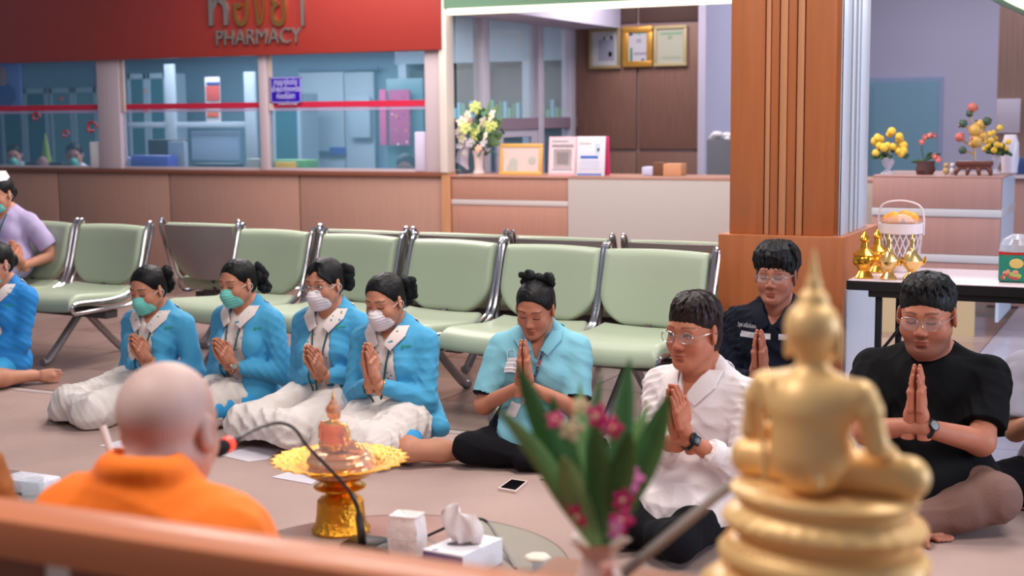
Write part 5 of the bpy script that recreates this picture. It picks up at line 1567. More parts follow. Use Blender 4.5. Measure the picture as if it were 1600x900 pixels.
for sx in (-1, 1):
    for sy in (-1, 1): boxo('leg', (sx * .32 - .025, sy * .17 - .025, .001), (sx * .32 + .025, sy * .17 + .025, ZST - .035), MATS['altar_wood'], als, .004)

# ------------------------------------------------------------------ bench rail in front
rl = empty('wooden_rail', (0, 0, 0), 0, 'thick orange brown wooden rail crossing the bottom left corner', 'rail')
ra, rb_ = G(0, 775, 1.0), G(0, 811, 1.0)
xr1 = XatY(985, 1.36, 1.0)
M_rail = wood_mat('rail_wood', (190, 108, 64), .5, axis=0, amount=.06, scale=2.5, coat=.15)
boxo('top_rail', (-2.6, rb_.y, .948), (xr1 - .02, ra.y, 1.0), M_rail, rl, .005)
xw0, xw1 = XatY(74, rb_.y + .03, .93), XatY(118, rb_.y + .03, .93)
M_raild = wood_mat('rail_wood_dark', (120, 66, 44), .5, axis=0, amount=.08)
boxo('lower_panel', (-2.6, rb_.y + .02, .35), (xw0, rb_.y + .05, .948), M_raild, rl)
boxo('lower_panel', (xw1, rb_.y + .02, .35), (xr1 - .06, rb_.y + .05, .948), M_raild, rl)
boxo('white_board', (xw0, rb_.y + .026, .35), (xw1, rb_.y + .044, .942), mat('board_cream', (220, 208, 196), .6), rl)
for x in (-2.3, xr1 - .1): boxo('post', (x - .03, rb_.y + .015, .001), (x + .03, rb_.y + .075, .948), M_raild, rl, .004)
a, b = D(962, 906, 1.99), D(1150, 750, 2.04)
sb = MB().tube([a, a.lerp(b, .5), b], .0078, 4).build('metal_bar', mat('grey_bar_satin', (128, 116, 112), .45, metal=.4), None, angle=30)
tag(sb, 'slim grey metal bar slanting up from the vase to the gold statue', 'bar')

# ------------------------------------------------------------------ orchid vase
vp = D(936, 905, 1.98); vz = ZST
va = empty('orchid_vase', (vp.x, vp.y, vz), 0, 'cream frilled vase of magenta orchids and long green leaves beside the statue', 'flower vase')
hm_ = D(936, 838, 1.98).z - vz
M_vase = mat('cream_porcelain', (226, 200, 190), .25, coat=.4)
def frill(a, z): return 1 + (.10 * math.sin(7 * a) * max(0, (z - hm_ * .75) / (hm_ * .25)))
MB().lathe([(0, 0), (.026, 0), (.029, .004), (.035, .025), (.036, .045), (.027, hm_ * .62), (.022, hm_ * .76), (.030, hm_ * .90), (.040, hm_), (.037, hm_ - .002), (.018, hm_ * .8), (0, hm_ * .78)], (0, 0, 0), 48, mod=frill).build('vase', M_vase, va, angle=60)
M_leaf = mat('orchid_leaf', (66, 116, 62), .45, var=.12, vscale=30)
M_leafl = mat('orchid_leaf_light', (124, 166, 104), .45, var=.12, vscale=30)
def leaf(base, tip, w, m, par, bend=.03, side=0.0, name='leaf'):
    base, tip = Vector(base), Vector(tip); d = tip - base; up = Vector((0, 0, 1))
    sd_ = d.cross(FWD).normalized(); n_ = sd_.cross(d).normalized()
    rows = []
    for i in range(13):
        t = i / 12; c = base + d * t + n_ * (bend * math.sin(math.pi * t)) + sd_ * side * math.sin(math.pi * t) - up * (.02 * t ** 3)
        ww = w * (math.sin(math.pi * min(1, .03 + .97 * t ** 1.25))) ** .9 + .0028 * (1 - t) + .0006
        rows.append([c - sd_ * ww + n_ * ww * .3, c - sd_ * ww * .5 + n_ * ww * .06, c, c + sd_ * ww * .5 + n_ * ww * .06, c + sd_ * ww + n_ * ww * .3])
    return MB().sheet(rows, th=.0008).build(name, m, par, angle=80)
def vl(px, py, d): return D(px, py, d) - Vector((vp.x, vp.y, vz))
b0 = Vector((0, 0, hm_ * .8))
for (px, py, d, w, m, side) in ((806, 542, 1.93, .0150, M_leaf, .008), (776, 614, 1.90, .0120, M_leafl, -.004), (984, 538, 2.02, .0145, M_leaf, -.006), (1046, 592, 1.95, .0190, M_leaf, -.012), (906, 572, 2.06, .0090, M_leafl, .004),
                                (1016, 606, 2.04, .0110, M_leafl, .0), (826, 676, 1.92, .0080, M_leafl, .006), (930, 640, 1.90, .0150, M_leaf, .0), (862, 596, 1.97, .0170, M_leaf, .01), (985, 650, 1.90, .0160, M_leaf, -.008), (878, 688, 1.88, .0150, M_leafl, .006), (940, 560, 2.05, .008, M_leaf, .01)):
    leaf(b0 + Vector((random.Random(px).uniform(-.008, .008), 0, 0)), vl(px, py, d), w, m, va, .012, side)
M_orch = [mat('orchid_magenta', (206, 30, 110), .5), mat('orchid_pink', (216, 110, 176), .5), mat('bud_cream', (228, 206, 160), .5)]
def blossom(p, r, m, par, seed, name='blossom', n=5, core=None):
    rg_ = random.Random(seed); ax = Vector((rg_.uniform(-.5, .5), rg_.uniform(-1, -.4), rg_.uniform(-.3, .5))).normalized()
    x = ax.orthogonal().normalized(); y = ax.cross(x); mb = MB()
    for i in range(n):
        a = 2 * math.pi * i / n + rg_.uniform(-.2, .2); d_ = x * math.cos(a) + y * math.sin(a)
        R_ = Matrix((d_, ax.cross(d_), ax)).transposed()
        mb.ball(Vector(p) + d_ * r * .55 + ax * r * .12, (r * .52, r * .36, r * .10), 0, 8, 6, R_)
    mb.ball(Vector(p) + ax * r * .25, (r * .24,) * 3, 1, 8, 6)
    return mb.build(name, [m, core or M_orch[2]], par)
for i, (px, py, d, r, k) in enumerate(((936, 650, 1.90, .019, 0), (961, 668, 1.92, .016, 0), (868, 656, 1.90, .013, 0), (893, 670, 1.88, .017, 2), (908, 634, 1.93, .013, 2), (906, 806, 1.94, .018, 0), (895, 792, 1.95, .013, 0), (974, 782, 1.94, .016, 0), (987, 752, 1.97, .020, 1), (972, 815, 1.93, .019, 0), (962, 826, 1.92, .015, 1), (995, 728, 1.99, .012, 1), (1000, 742, 1.98, .010, 0), (884, 742, 2.0, .010, 1))):
    blossom(vl(px, py, d), r, M_orch[k], va, i + 3)
mb = MB()
for px, py, d in ((936, 650, 1.91), (893, 670, 1.90), (987, 752, 1.98), (906, 806, 1.96), (974, 782, 1.96), (868, 656, 1.92), (961, 668, 1.93)):
    mb.tube(spline([b0, b0.lerp(vl(px, py, d), .5) + Vector((0, 0, .01)), vl(px, py, d + .004)], 5), .0016, 5)
mb.build('stems', M_leaf, va)
cg = empty('candle_glass', (0, 0, 0), 0, 'small clear pink glass bead jar beside the cream vase', 'jar'); q = D(949, 905, 1.86); cg.location = (q.x, q.y, ZST)
cg_h = D(949, 880, 1.86).z - ZST
MB().lathe([(.014, 0), (.015, .01), (.013, cg_h * .6), (.0085, cg_h * .8), (.0095, cg_h)], n=16).build('glass', glass_mat('pink_glass', (240, 180, 170), .5), cg)  # one even pink glass colour
MB().ball((0, 0, cg_h * .9), (.009, .009, .007)).build('stopper', mat('pink_crystal', (236, 170, 160), .1), cg)

# ------------------------------------------------------------------ round glass tables
M_tglass = mat('smoked_glass_top', (158, 142, 134), .08, spec=.6)
M_rim = mat('table_rim_red', (126, 62, 60), .35)
def round_table(cx, cy, r, z, label):
    t = empty('round_table', (cx, cy, 0), 0, label, 'table')
    MB().lathe([(0, z - .010), (r - .004, z - .010), (r - .004, z), (0, z)], n=72).build('glass_top', M_tglass, t, angle=30)
    MB().lathe([(r - .004, z - .013), (r, z - .011), (r, z - .001), (r - .004, z + .0008)], n=72, cap=False).build('rim', M_rim, t)
    MB().lathe([(.16, .001), (.16, .012), (.03, .03), (.024, .2), (.03, z - .03), (.14, z - .0105)], n=28).build('pedestal', M_chrome, t)
    return t
zt_ = .37
tc_ = Vector((-1.775, 3.02, 0)); round_table(tc_.x, tc_.y, .455, zt_, 'low round glass table carrying the gold tray and tissue box')
t2 = Vector((-3.36, 2.92, 0)); round_table(t2.x, t2.y, .455, zt_, 'low round glass table at the left edge with a water glass')
# gold offering tray
tp = G(533, 829, zt_)
tr = empty('gold_offering_tray', (tp.x, tp.y, zt_ + .0012), 0, 'gold footed tray with serrated rim on the round glass table', 'tray')
MB().lathe([(0, 0), (.079, 0), (.081, .006), (.078, .012), (.070, .020), (.066, .050), (.063, .085), (.052, .096), (.040, .100), (0, .100)], n=64).build('foot', M_gold_orn, tr)
MB().lathe([(.034, .098), (.038, .106), (.046, .113), (.070, .121), (.072, .125), (.066, .128), (.045, .131), (.040, .138), (.060, .146), (.085, .158)], n=64, cap=False).build('stem_collar', M_ggold, tr)
def ser(a, z): return 1 + (.075 * (1 - abs(math.sin(a * 13))) if z > .196 else 0)
MB().lathe([(.040, .138), (.062, .146), (.098, .166), (.118, .182), (.145, .190), (.178, .200), (.176, .2025), (.142, .194), (.112, .186), (.092, .172), (.055, .158), (0, .156)], n=208, mod=ser, cap=False).build('bowl_rim', M_gold_orn, tr, angle=30)
# small statue on the tray, wrapped
s2 = empty('small_buddha_statue', (tp.x, tp.y, zt_ + .164), rzb + .06, 'small gold Buddha in orange robe wrapped in clear film on the tray', 'statue')
kS = .56
dd = [sd[0] * kS, sd[1], sd[2]]
o = np_obj('figure', dd, mat('statue_gold_small', (236, 170, 70), .25, metal=.85), s2); o.location = (0, -.02, .058)
paint(o, mat('robe_cloth_orange', (232, 100, 30), .7), lambda x, y, z: (z > .03) & (z < .082) & (np.abs(x) < .040) & (y < .03))
paint(o, mat('hair_copper', (190, 120, 80), .4), lambda x, y, z: (z > .112) & (z < .15) & (y < .012))
MB().lathe([(0, 0), (.092, 0), (.094, .008), (.086, .014), (.080, .022), (.088, .032), (.086, .040), (.074, .048), (.078, .054), (.072, .058), (0, .058)], (0, .0, 0), 72, mod=lambda a, z: 1 + .03 * abs(math.sin(12 * a))).build('lotus_base', mat('statue_rose_gold', (220, 160, 110), .25, metal=.7), s2)
rgw = random.Random(4)
wr_ = MB().lathe([(.104, .004), (.108, .02), (.100, .045), (.088, .07), (.068, .10), (.052, .14), (.040, .17), (.022, .21), (.005, .245)], (0, -.004, 0), 22, cap=False, mod=lambda a, z: 1 + .06 * math.sin(5 * a + z * 60) + .04 * math.sin(11 * a)).build('clear_film', mat('clear_film', (235, 232, 232), .08, spec=.8), s2, angle=15)
MATS['clear_film'].node_tree.nodes['Principled BSDF'].inputs['Alpha'].default_value = .16
MB().box((-.05, -.02, 0), (.05, .02, .008), .002).build('b', M_ggold, None).name = 'gold_bar'
gb = bpy.data.objects['gold_bar']; gb.location = (tp.x + .045, tp.y - .115, zt_ + .187); gb.rotation_euler = (0, -.1, .3)
tag(gb, 'small flat gold packet lying on the front rim of the tray', 'packet')
# gooseneck microphone
mc = empty('gooseneck_microphone', tuple(G(568, 856, zt_)), 0, 'black gooseneck microphone with glowing red ring bent toward the bald monk', 'microphone')
mo = Vector(mc.location)
pts = [D(567, 856, depth(G(568, 856, zt_))), D(560, 800, 3.52), D(546, 768, 3.48), D(515, 733, 3.40), D(480, 697, 3.3), D(462, 672, 3.22), D(444, 662, 3.16), D(425, 662, 3.1), D(398, 671, 3.02), D(374, 684, 2.94)]
MB().tube([p - mo for p in spline(pts, 5)], [.011] * 5 + [.0055] * 5 + [.004] * 36, 8).build('gooseneck', mat('mic_black', (26, 14, 20), .35), mc)
h0, h1, h2 = D(374, 684, 2.94) - mo, D(356, 694, 2.90) - mo, D(337, 705, 2.86) - mo
MB().tube([h0, h0.lerp(h1, .5), h1], [.006, .011, .013], 14).build('mic_body', M_black, mc)
MB().tube([h1.lerp(h0, .12), h1.lerp(h2, .22)], .0155, 16).build('red_ring', mat('ring_red', (240, 60, 40), .4, emit=(255, 60, 40), estr=1.6), mc)
MB().tube([h1.lerp(h2, .2), h1.lerp(h2, .5), h1.lerp(h2, .85), h2, h2 + (h2 - h1) * .08], [.014, .016, .0155, .011, .004], 14).build('foam_tip', mat('mic_foam', (20, 20, 24), .95, bump=.8, bscale=300), mc)
MB().box((-.045, -.05, .001), (.055, .05, .022), .006).build('base', M_black, mc)
m2 = empty('gooseneck_microphone', tuple(G(603, 862, zt_)), 0, 'second gooseneck microphone arching behind the tissue box, black turning to grey', 'microphone')
mo2 = Vector(m2.location); d2 = depth(mo2)
MB().tube([p - mo2 for p in spline([mo2, D(612, 857, d2), D(650, 845, d2 + .1), D(700, 823, d2 + .12), D(730, 812, d2 + .13), D(752, 811, d2 + .13), D(764, 818, d2 + .12)], 5)], .0042, 8).build('gooseneck', MATS['mic_black'], m2)
MB().tube([p - mo2 for p in spline([D(763, 817, d2 + .12), D(775, 835, d2 + .05), D(790, 862, d2 - .05), D(806, 888, d2 - .15)], 5)], .0042, 8).build('grey_neck', mat('neck_grey', (112, 104, 102), .4), m2)
MB().box((-.03, -.035, .001), (.025, .03, .018), .004).build('base', M_black, m2)
# tissue box
z2 = .435
quad = [G(661, 858, z2), G(723, 869, z2), G(785, 841, z2), G(729, 831, z2)]
qc = sum((Vector(q) for q in quad), Vector()) / 4
tb = empty('tissue_box', (qc.x, qc.y, zt_ + .001), 0, 'white and blue tissue box with a tissue pulled up', 'tissue box')
ql = [Vector(q) - Vector((qc.x, qc.y, 0)) for q in quad]
M_tb = dots_mat('tissue_box_print', (228, 224, 230), [(228, 224, 230), (60, 60, 120), (228, 224, 230), (130, 130, 160)], 26, .22, .5)
hb = z2 - zt_ - .001
MB().prism([(q.x, q.y, 0) for q in ql], (0, 0, hb)).build('box', M_tb, tb, False)
e1 = (ql[1] - ql[0]).normalized(); nfr = Vector((e1.y, -e1.x, 0))
MB().prism([(ql[0].x + nfr.x * .0005, ql[0].y + nfr.y * .0005, .0), (ql[1].x + nfr.x * .0005, ql[1].y + nfr.y * .0005, .0), (ql[1].x + nfr.x * .0005, ql[1].y + nfr.y * .0005, hb * .92), (ql[0].x + nfr.x * .0005, ql[0].y + nfr.y * .0005, hb * .92)], nfr * .0012).build('blue_side', mat('box_navy', (44, 34, 120), .4), tb, False)
MB().ball((0, 0, hb), (.045, .022, .0012), rot=Matrix.Rotation(.5, 3, 'Z')).build('slot', mat('slot_dark', (90, 80, 90), .9), tb)
rows = []
rgt = random.Random(2)
for i in range(10):
    t = i / 9; z = hb + .085 * t; w = .028 + .030 * math.sin(math.pi * (.15 + .7 * t)) 
    rows.append([Vector((-.018 * t, .006, 0)) + Vector((u * w, .010 * math.sin(5 * u + 3 * t) + .006 * math.sin(9 * u - 4 * t), z + .012 * math.cos(3 * u + 1) * t)) for u in [-1 + 2 * j / 12 for j in range(13)]])
MB().sheet(rows, th=.0006).build('tissue', mat('tissue_paper', (232, 226, 228), .9), tb, angle=80)
# white wet-wipe pouch
pq = G(637, 868, zt_)
po = empty('white_pouch', (pq.x, pq.y, zt_ + .001), .1, 'white crumpled paper pouch standing between gold tray and tissue box', 'pouch')
def pm(a, z): return (1 / max(abs(math.cos(a)) ** 1.0, abs(math.sin(a)) * 1.25)) ** .82 * (1 + .03 * math.sin(6 * a + z * 90) + .02 * math.sin(17 * a + z * 160))
MB().lathe([(0, 0), (.038, 0), (.041, .006), (.043, .045), (.044, .075), (.040, .092), (.037, .104), (.039, .110), (.034, .108), (0, .100)], n=64, mod=pm).build('pouch_body', mat('pouch_paper', (230, 216, 214), .8, bump=.5, bscale=40), po, angle=30)
MB().tube([(-.022, -.046, .028), (.018, -.046, .028), (.020, -.0465, .052), (-.024, -.0465, .052)], .0012, 5, closed=True).build('printed_outline', mat('print_grey', (170, 160, 160), .7), po)
# lidded small glass
lq = G(840, 893, zt_)
lg_ = empty('lidded_glass', (lq.x, lq.y, zt_ + .001), 0, 'small clear glass with a white paper lid on the glass table edge', 'glass')
hh_ = D(840, 868, depth(lq)).z - zt_
MB().lathe([(0, 0), (.016, 0), (.017, .01), (.017, hh_ - .006), (.0155, hh_ - .006), (.015, .006), (0, .006)], n=24, cap=False).build('glass', M_clear, lg_)
MB().lathe([(0, hh_ - .006), (.030, hh_ - .008), (.032, hh_ - .003), (.028, hh_ + .001), (0, hh_ + .003)], n=24, mod=lambda a, z: 1 + .05 * math.sin(6 * a)).build('lid', mat('lid_cream', (216, 206, 192), .7), lg_)
# left table things
gq = G(52, 786, zt_)
gl = empty('water_glass', (gq.x, gq.y, zt_ + .001), 0, 'clear tumbler of water at the left table edge', 'glass')
MB().lathe([(0, 0), (.029, 0), (.031, .004), (.033, .072), (.0315, .072), (.0290, .008), (0, .008)], n=28, cap=False).build('glass', M_clear, gl)
MB().lathe([(0, .009), (.0285, .009), (.0298, .030), (0, .030)], n=24).build('water', glass_mat('water', (200, 190, 190), .3), gl)
tq = G(34, 762, zt_ + .02)
tk = boxo('tissue_packet', (-.09, -.05, .001), (.08, .05, .045), mat('packet_white', (206, 202, 212), .5, bump=.5, bscale=40), None, .012)
tk.location = (tq.x, tq.y + .04, zt_); tag(tk, 'white tissue packet lying behind the water tumbler', 'packet')
a, b = D(160, 665, 3.22), D(182, 735, 3.22)
dirv = (b - a).normalized(); L_ = (a.z - .003) / -dirv.z
sk = MB().tube([a, a + dirv * L_ * .5, a + dirv * L_], .0085, 10).build('white_stick', mat('stick_white', (226, 210, 206), .5), None)
tag(sk, 'slim white stick leaning up left of the bald monk\'s neck', 'stick')

# ------------------------------------------------------------------ floor items
def sheet_on_floor(quad, label, m=M_paper, name='paper_sheet', z=.0015, cat='paper'):
    P = [G(x, y, z) for x, y in quad]; c = sum(P, Vector()) / len(P); c.z = z
    o = MB().prism([p - c for p in P], (0, 0, .002)).build(name, m, None, False); o.location = c
    return tag(o, label, cat)
M_sheet = mat('sheet_lilac_white', (206, 198, 206), .7)
sheet_on_floor([(345, 712), (392, 697), (441, 703), (418, 718), (388, 722)], 'white paper sheet on the carpet right of the microphone tip', M_sheet)
sheet_on_floor([(154, 697), (190, 688), (240, 694), (200, 704)], 'white paper sheet on the carpet at the bald monk\'s left ear', M_sheet)
sheet_on_floor([(424, 746), (450, 738), (500, 748), (487, 757)], 'white paper sheet on the carpet peeking out under the gold tray rim', M_sheet)
sheet_on_floor([(470, 712), (500, 702), (520, 708), (505, 720)], 'white paper corner on the carpet behind the gold tray', M_sheet)
cq = [G(778, 767, .001), G(806, 772, .001), G(825, 756, .001), G(799, 752, .001)]
pc_ = sum(cq, Vector()) / 4; pc_.z = .001
ph_ = empty('mobile_phone', pc_, 0, 'mobile phone in a pale pink case lying on the carpet', 'phone')
MB().prism([p - pc_ for p in cq], (0, 0, .012)).build('case', mat('case_pink_white', (222, 198, 192), .5), ph_, False)
MB().prism([(p - pc_) * .84 + Vector((0, 0, .0121)) for p in cq], (0, 0, .0008)).build('screen', mat('phone_screen', (14, 10, 12), .08), ph_, False)
M_rose = mat('rose_red', (220, 40, 24), .6); M_roseor = mat('rose_orange', (236, 130, 70), .6)
def rose(px, py, label, r=.024, m=M_rose):
    q = G(px, py, .024); ro = empty('red_rose', (q.x, q.y, 0.001), 0, label, 'flower')
    mb = MB(); rg_ = random.Random(px)
    for k in range(14):
        a = k * 2.4; rr = r * (.25 + .5 * k / 14); zc_ = .024 + r * .5 * (1 - k / 14)
        mb.ball((rr * math.cos(a), rr * math.sin(a), zc_), (r * .40, r * .40, r * .48), 0 if k % 5 else 1, 8, 6)
    mb.build('petals', [m, M_roseor if 'left' in label or 'knee' in label else m], ro)
    MB().tube([(-.02, 0, .02), (-.06, .01, .006), (-.11, .02, .005)], .0025, 6).build('stem', M_leaf, ro)
    leaf((-.03, 0, .015), (-.07, .03, .03), .010, M_leaf, ro, .004)
rose(880, 748, 'red and orange rose on the carpet by the polo woman\'s knee', .030)
rose(893, 752, 'red rose half hidden behind the orchid leaves on the carpet', .022)
rose(994, 743, 'red rose on the carpet beside the white shirted man', .026)

# ------------------------------------------------------------------ folding table and what stands on it
ZT = .745
A_, B_ = G(1325, 437, ZT), G(1600, 453, ZT)
ft = empty('folding_table', (A_.x, A_.y, 0), 0, 'white topped folding table with black edge and black legs behind the black shirted man', 'table')
LT, DT = 1.55, .62
boxo('table_top', (0, 0, ZT - .022), (LT, DT, ZT), mat('table_white_pink', (214, 196, 202), .25), ft, .002)
boxo('front_edge', (-.004, -.006, ZT - .045), (LT, .0, ZT - .004), M_black, ft)
boxo('side_edge', (-.006, -.004, ZT - .045), (.0, DT, ZT - .004), M_black, ft)
boxo('apron', (.09, .01, ZT - .075), (LT - .1, .03, ZT - .022), M_black, ft)
for (x, y) in ((.13, .05), (.13, DT - .06), (LT - .12, .05), (LT - .12, DT - .06)):
    boxo('leg', (x - .014, y - .014, .001), (x + .014, y + .014, ZT - .022), M_black, ft, .003)
MB().tube([(.13, .06, .40), (.34, .06, ZT - .05)], .008, 6).build('brace', M_black, ft)
MB().tube([(.13, DT - .07, .40), (.34, DT - .07, ZT - .05)], .008, 6).build('brace', M_black, ft)
def on_table(px, py): return G(px, py, ZT + .001)
def ewer(px, py, label, slim):
    q = on_table(px, py); e = empty('gold_ewer', q, 0.2, label, 'ewer', 'gold water ewers on the folding table')
    mg = M_ggold if not slim else mat('pale_gold', (238, 200, 130), .2, metal=.9)
    if not slim: prof = [(0, 0), (.040, 0), (.042, .005), (.032, .018), (.024, .032), (.030, .045), (.048, .062), (.052, .082), (.046, .098), (.052, .104), (.036, .118), (.018, .132), (.014, .160), (.022, .170), (.018, .184), (.008, .196), (.002, .206)]
    else: prof = [(0, 0), (.036, 0), (.038, .005), (.028, .018), (.020, .032), (.028, .046), (.044, .062), (.048, .078), (.052, .084), (.040, .096), (.026, .112), (.014, .130), (.010, .165), (.013, .178), (.008, .188), (.003, .206)]
    MB().lathe(prof, n=32).build('vessel', mg, e)
    MB().tube(bez((.040, 0, .07), (.058, 0, .07), (.052, 0, .09), (.062, 0, .10), 8), [.010, .009, .008, .007, .007, .006, .006, .006, .007], 8).build('spout', M_ggold, e)
    return e
ewer(1350, 434, 'bright gold bulbous ewer at the table\'s left corner, biggest of four', False).scale = (1.02,) * 3
ewer(1370, 425, 'gold ewer standing behind the corner ewer, second in the row', False).scale = (.98,) * 3
ewer(1388, 436, 'slender necked pale gold ewer, third in the row', True)
ewer(1424, 436, 'slender necked pale gold ewer under the white basket, last in the row', True)
bq = on_table(1406, 422)
bk = empty('plastic_basket', (bq.x, bq.y, bq.z), 0, 'white woven plastic basket with handle, cellophane and orange fruit behind the ewers', 'basket')
rb2 = .100
mb = MB()
mb.lathe([(rb2 * .86, 0), (rb2 * .86, .03), (rb2 * .83, .03), (rb2 * .83, .004), (0, .004)], n=32, cap=False).build('basket_base', mat('basket_pinkwhite', (222, 204, 206), .5), bk)
mb = MB(); mb.lathe([(rb2 * .98, .175), (rb2 * 1.03, .18), (rb2 * 1.03, .225), (rb2 * .96, .225), (rb2 * .95, .176)], n=32, cap=False)
mb.build('basket_rim', MATS['basket_pinkwhite'], bk)
mb = MB()
for i in range(22):
    a = 2 * math.pi * i / 22
    for sg in (-1, 1):
        mb.tube([(rb2 * (.86 + .12 * t) * math.cos(a + sg * t * .6), rb2 * (.86 + .12 * t) * math.sin(a + sg * t * .6), .03 + .15 * t) for t in (0, .33, .66, 1)], .0035, 4)
mb.build('lattice', MATS['basket_pinkwhite'], bk)
MB().lathe([(rb2 * .80, .01), (rb2 * .88, .17)], n=24, cap=False).build('liner', mat('liner_dim', (170, 150, 156), .7), bk)
MB().tube(spline([(-rb2 * 1.02, 0, .17), (-rb2 * 1.02, 0, .27), (-rb2 * .8, 0, .315), (0, 0, .33), (rb2 * .8, 0, .31), (rb2 * 1.04, 0, .26), (rb2 * 1.05, 0, .17)], 5), .005, 6).build('handle', MATS['basket_pinkwhite'], bk)
M_or = mat('orange_fruit', (246, 150, 40), .45)
mb = MB()
for (x, y, z, r) in ((-.03, -.02, .245, .036), (.052, -.01, .245, .034), (-.065, .03, .235, .03), (.01, .04, .25, .034)): mb.ball((x, y, z), r, 0, 14, 10)
mb.build('oranges', M_or, bk)
MB().lathe([(rb2 * .95, .21), (rb2 * .90, .235), (.06, .262), (.02, .268)], n=28, cap=False, mod=lambda a, z: 1 + .06 * math.sin(7 * a + z * 50)).build('cellophane', mat('cellophane', (240, 236, 240), .1, spec=.8), bk, angle=15)
MATS['cellophane'].node_tree.nodes['Principled BSDF'].inputs['Alpha'].default_value = .18
sq_ = on_table(1588, 440)
sn = empty('snack_pack', (sq_.x, sq_.y, sq_.z), .05, 'green printed snack pack in clear wrap at the table\'s right side', 'food pack')
sw_, sh_ = .075, .135
M_sn = mat('pack_green', (40, 130, 110), .35)
boxo('pack', (-sw_, -.04, 0), (sw_, .04, sh_), M_sn, sn, .012)
boxo('red_band', (-sw_, -.0412, sh_ * .90), (sw_, -.0395, sh_), mat('pack_red', (196, 50, 44), .4), sn)
MB().ball((0, -.041, sh_ * .62), (.030, .002, .022), 0, 20, 8).build('round_logo', mat('logo_cream', (226, 190, 110), .4), sn)
mb = MB(); rg_ = random.Random(8)
for i in range(16): mb.ball((rg_.uniform(-.062, .062), -.0405, rg_.uniform(.012, sh_ * .36)), (rg_.uniform(.008, .016), .002, rg_.uniform(.006, .012)), rg_.randrange(3), 8, 5)
mb.build('fruit_print', [mat('print_peach', (220, 150, 120), .5), mat('print_lime', (170, 180, 90), .5), mat('print_red', (190, 80, 80), .5)], sn)
MB().lathe([(sw_ * .98, sh_ - .002), (sw_ * 1.0, sh_ + .03), (sw_ * .8, sh_ + .055), (sw_ * .3, sh_ + .075), (.004, sh_ + .06)], (0, 0, 0), 26, cap=False, mod=lambda a, z: (1 + .08 * math.sin(5 * a + z * 80)) * (1 if abs(math.cos(a)) > .7 else .75)).build('clear_wrap', mat('pack_film', (225, 222, 235), .1, spec=.8), sn, angle=15)
MATS['pack_film'].node_tree.nodes['Principled BSDF'].inputs['Alpha'].default_value = .35

# ------------------------------------------------------------------ flowers and ornaments on the far desk
def desk(px, py=278, dy=.15):
    p = PY(px, py, YD + dy); return Vector((p.x, YD + dy, zdt + .0005))
SD = 2222 / depth(desk(1450))
M_yel = mat('flower_yellow', (240, 196, 70), .6, bump=.8, bscale=120); M_dkleaf = mat('leaf_dark', (52, 84, 50), .6)
M_crys = glass_mat('crystal', (210, 205, 225), .45)
def yellow_bouquet(px, w, h0, h1, label, seed, n, dy=.15):
    q = desk(px, dy=dy); e = empty('yellow_bouquet', q, 0, label, 'flowers'); rg_ = random.Random(seed)
    W = w / SD / 2; z0, z1 = h0 / SD, h1 / SD
    MB().lathe([(0, 0), (W * .38, 0), (W * .34, .01), (W * .10, z0 * .3), (W * .26, z0 * .55), (W * .34, z0 * .8), (W * .20, z0)], n=20).build('vase', M_crys, e)
    for i in range(n):
        ph = math.acos(1 - rg_.uniform(.02, .95)); a = i * 2.4
        r_ = W * .82
        MB().ball((r_ * math.sin(ph) * math.cos(a), r_ * .8 * math.sin(ph) * math.sin(a), z0 + .02 + (z1 - z0 - .045) * math.cos(ph)), W * .20 * rg_.uniform(.85, 1.15), 0, 12, 8).build('yellow_flower', M_yel, e)
    mb = MB()
    for i in range(40):
        a = rg_.uniform(0, 6.3); rr = W * rg_.uniform(.3, .98); z = z0 + rg_.uniform(-.01, .5) * (z1 - z0) * (1.1 - rr / W)
        mb.ball((rr * math.cos(a), rr * .8 * math.sin(a), z), (.016, .016, .009), 0, 6, 4, R3(rg_.uniform(-1, 1), rg_.uniform(-1, 1), a))
    mb.build('leaves', M_dkleaf, e)
yellow_bouquet(1387, 62, 26, 74, 'ball of yellow flowers in crystal vase next to the pillar', 3, 22)
q = yellow_bouquet(1556, 44, 30, 78, 'yellow flowers in white wrap at the right end of the far desk', 5, 16, .36)
q = desk(1444); e = empty('orchid_pot', q, 0, 'small pink orchid in a brown rough pot on the far desk', 'plant')
MB().lathe([(0, 0), (.05, 0), (.065, .03), (.055, .07), (.06, .09), (.04, .085), (0, .08)], n=14, mod=lambda a, z: 1 + .18 * math.sin(3 * a + 20 * z)).build('pot', mat('root_brown', (84, 54, 50), .8), e)
MB().tube(spline([(0, 0, .08), (-.02, 0, .17), (0, 0, .23), (.06, 0, .26)], 5), .004, 5).build('stem', M_dkleaf, e)
for i, (x, z) in enumerate(((.0, .25), (.03, .265), (.06, .262), (-.02, .22), (.07, .12), (.09, .10))): blossom((x, -.01, z), .022, mat('flower_coral', (206, 90, 90), .5), e, i)
leaf((0, 0, .09), (-.09, -.01, .10), .012, M_dkleaf, e, .01); leaf((0, 0, .09), (.11, 0, .16), .010, M_dkleaf, e, .01); leaf((0, 0, .09), (.05, 0, .17), .010, M_dkleaf, e, .01)
for px, m_, lb in ((1478, mat('fig_gold', (190, 160, 110), .5), 'small gold and white figurine left of the wooden stand'), (1488, mat('fig_white', (206, 200, 214), .5), 'small white rounded figurine touching the wooden stand')):
    q = desk(px); o = MB().ball((0, 0, .026), (.022, .02, .026)).ball((0, -.004, .062), .016).ball((.010, -.004, .076), .005).ball((-.010, -.004, .076), .005).build('figurine', m_); o.location = q; tag(o, lb, 'figurine')
q = desk(1522, dy=.12); e = empty('carved_stand', q, 0, 'carved dark wooden stand with curved feet on the far desk', 'stand')
M_cw = mat('carved_wood', (96, 50, 42), .45)
MB().box((-.115, -.06, .06), (.115, .06, .095), .008).box((-.105, -.055, .04), (.105, .055, .062), .006).build('stand_top', M_cw, e)
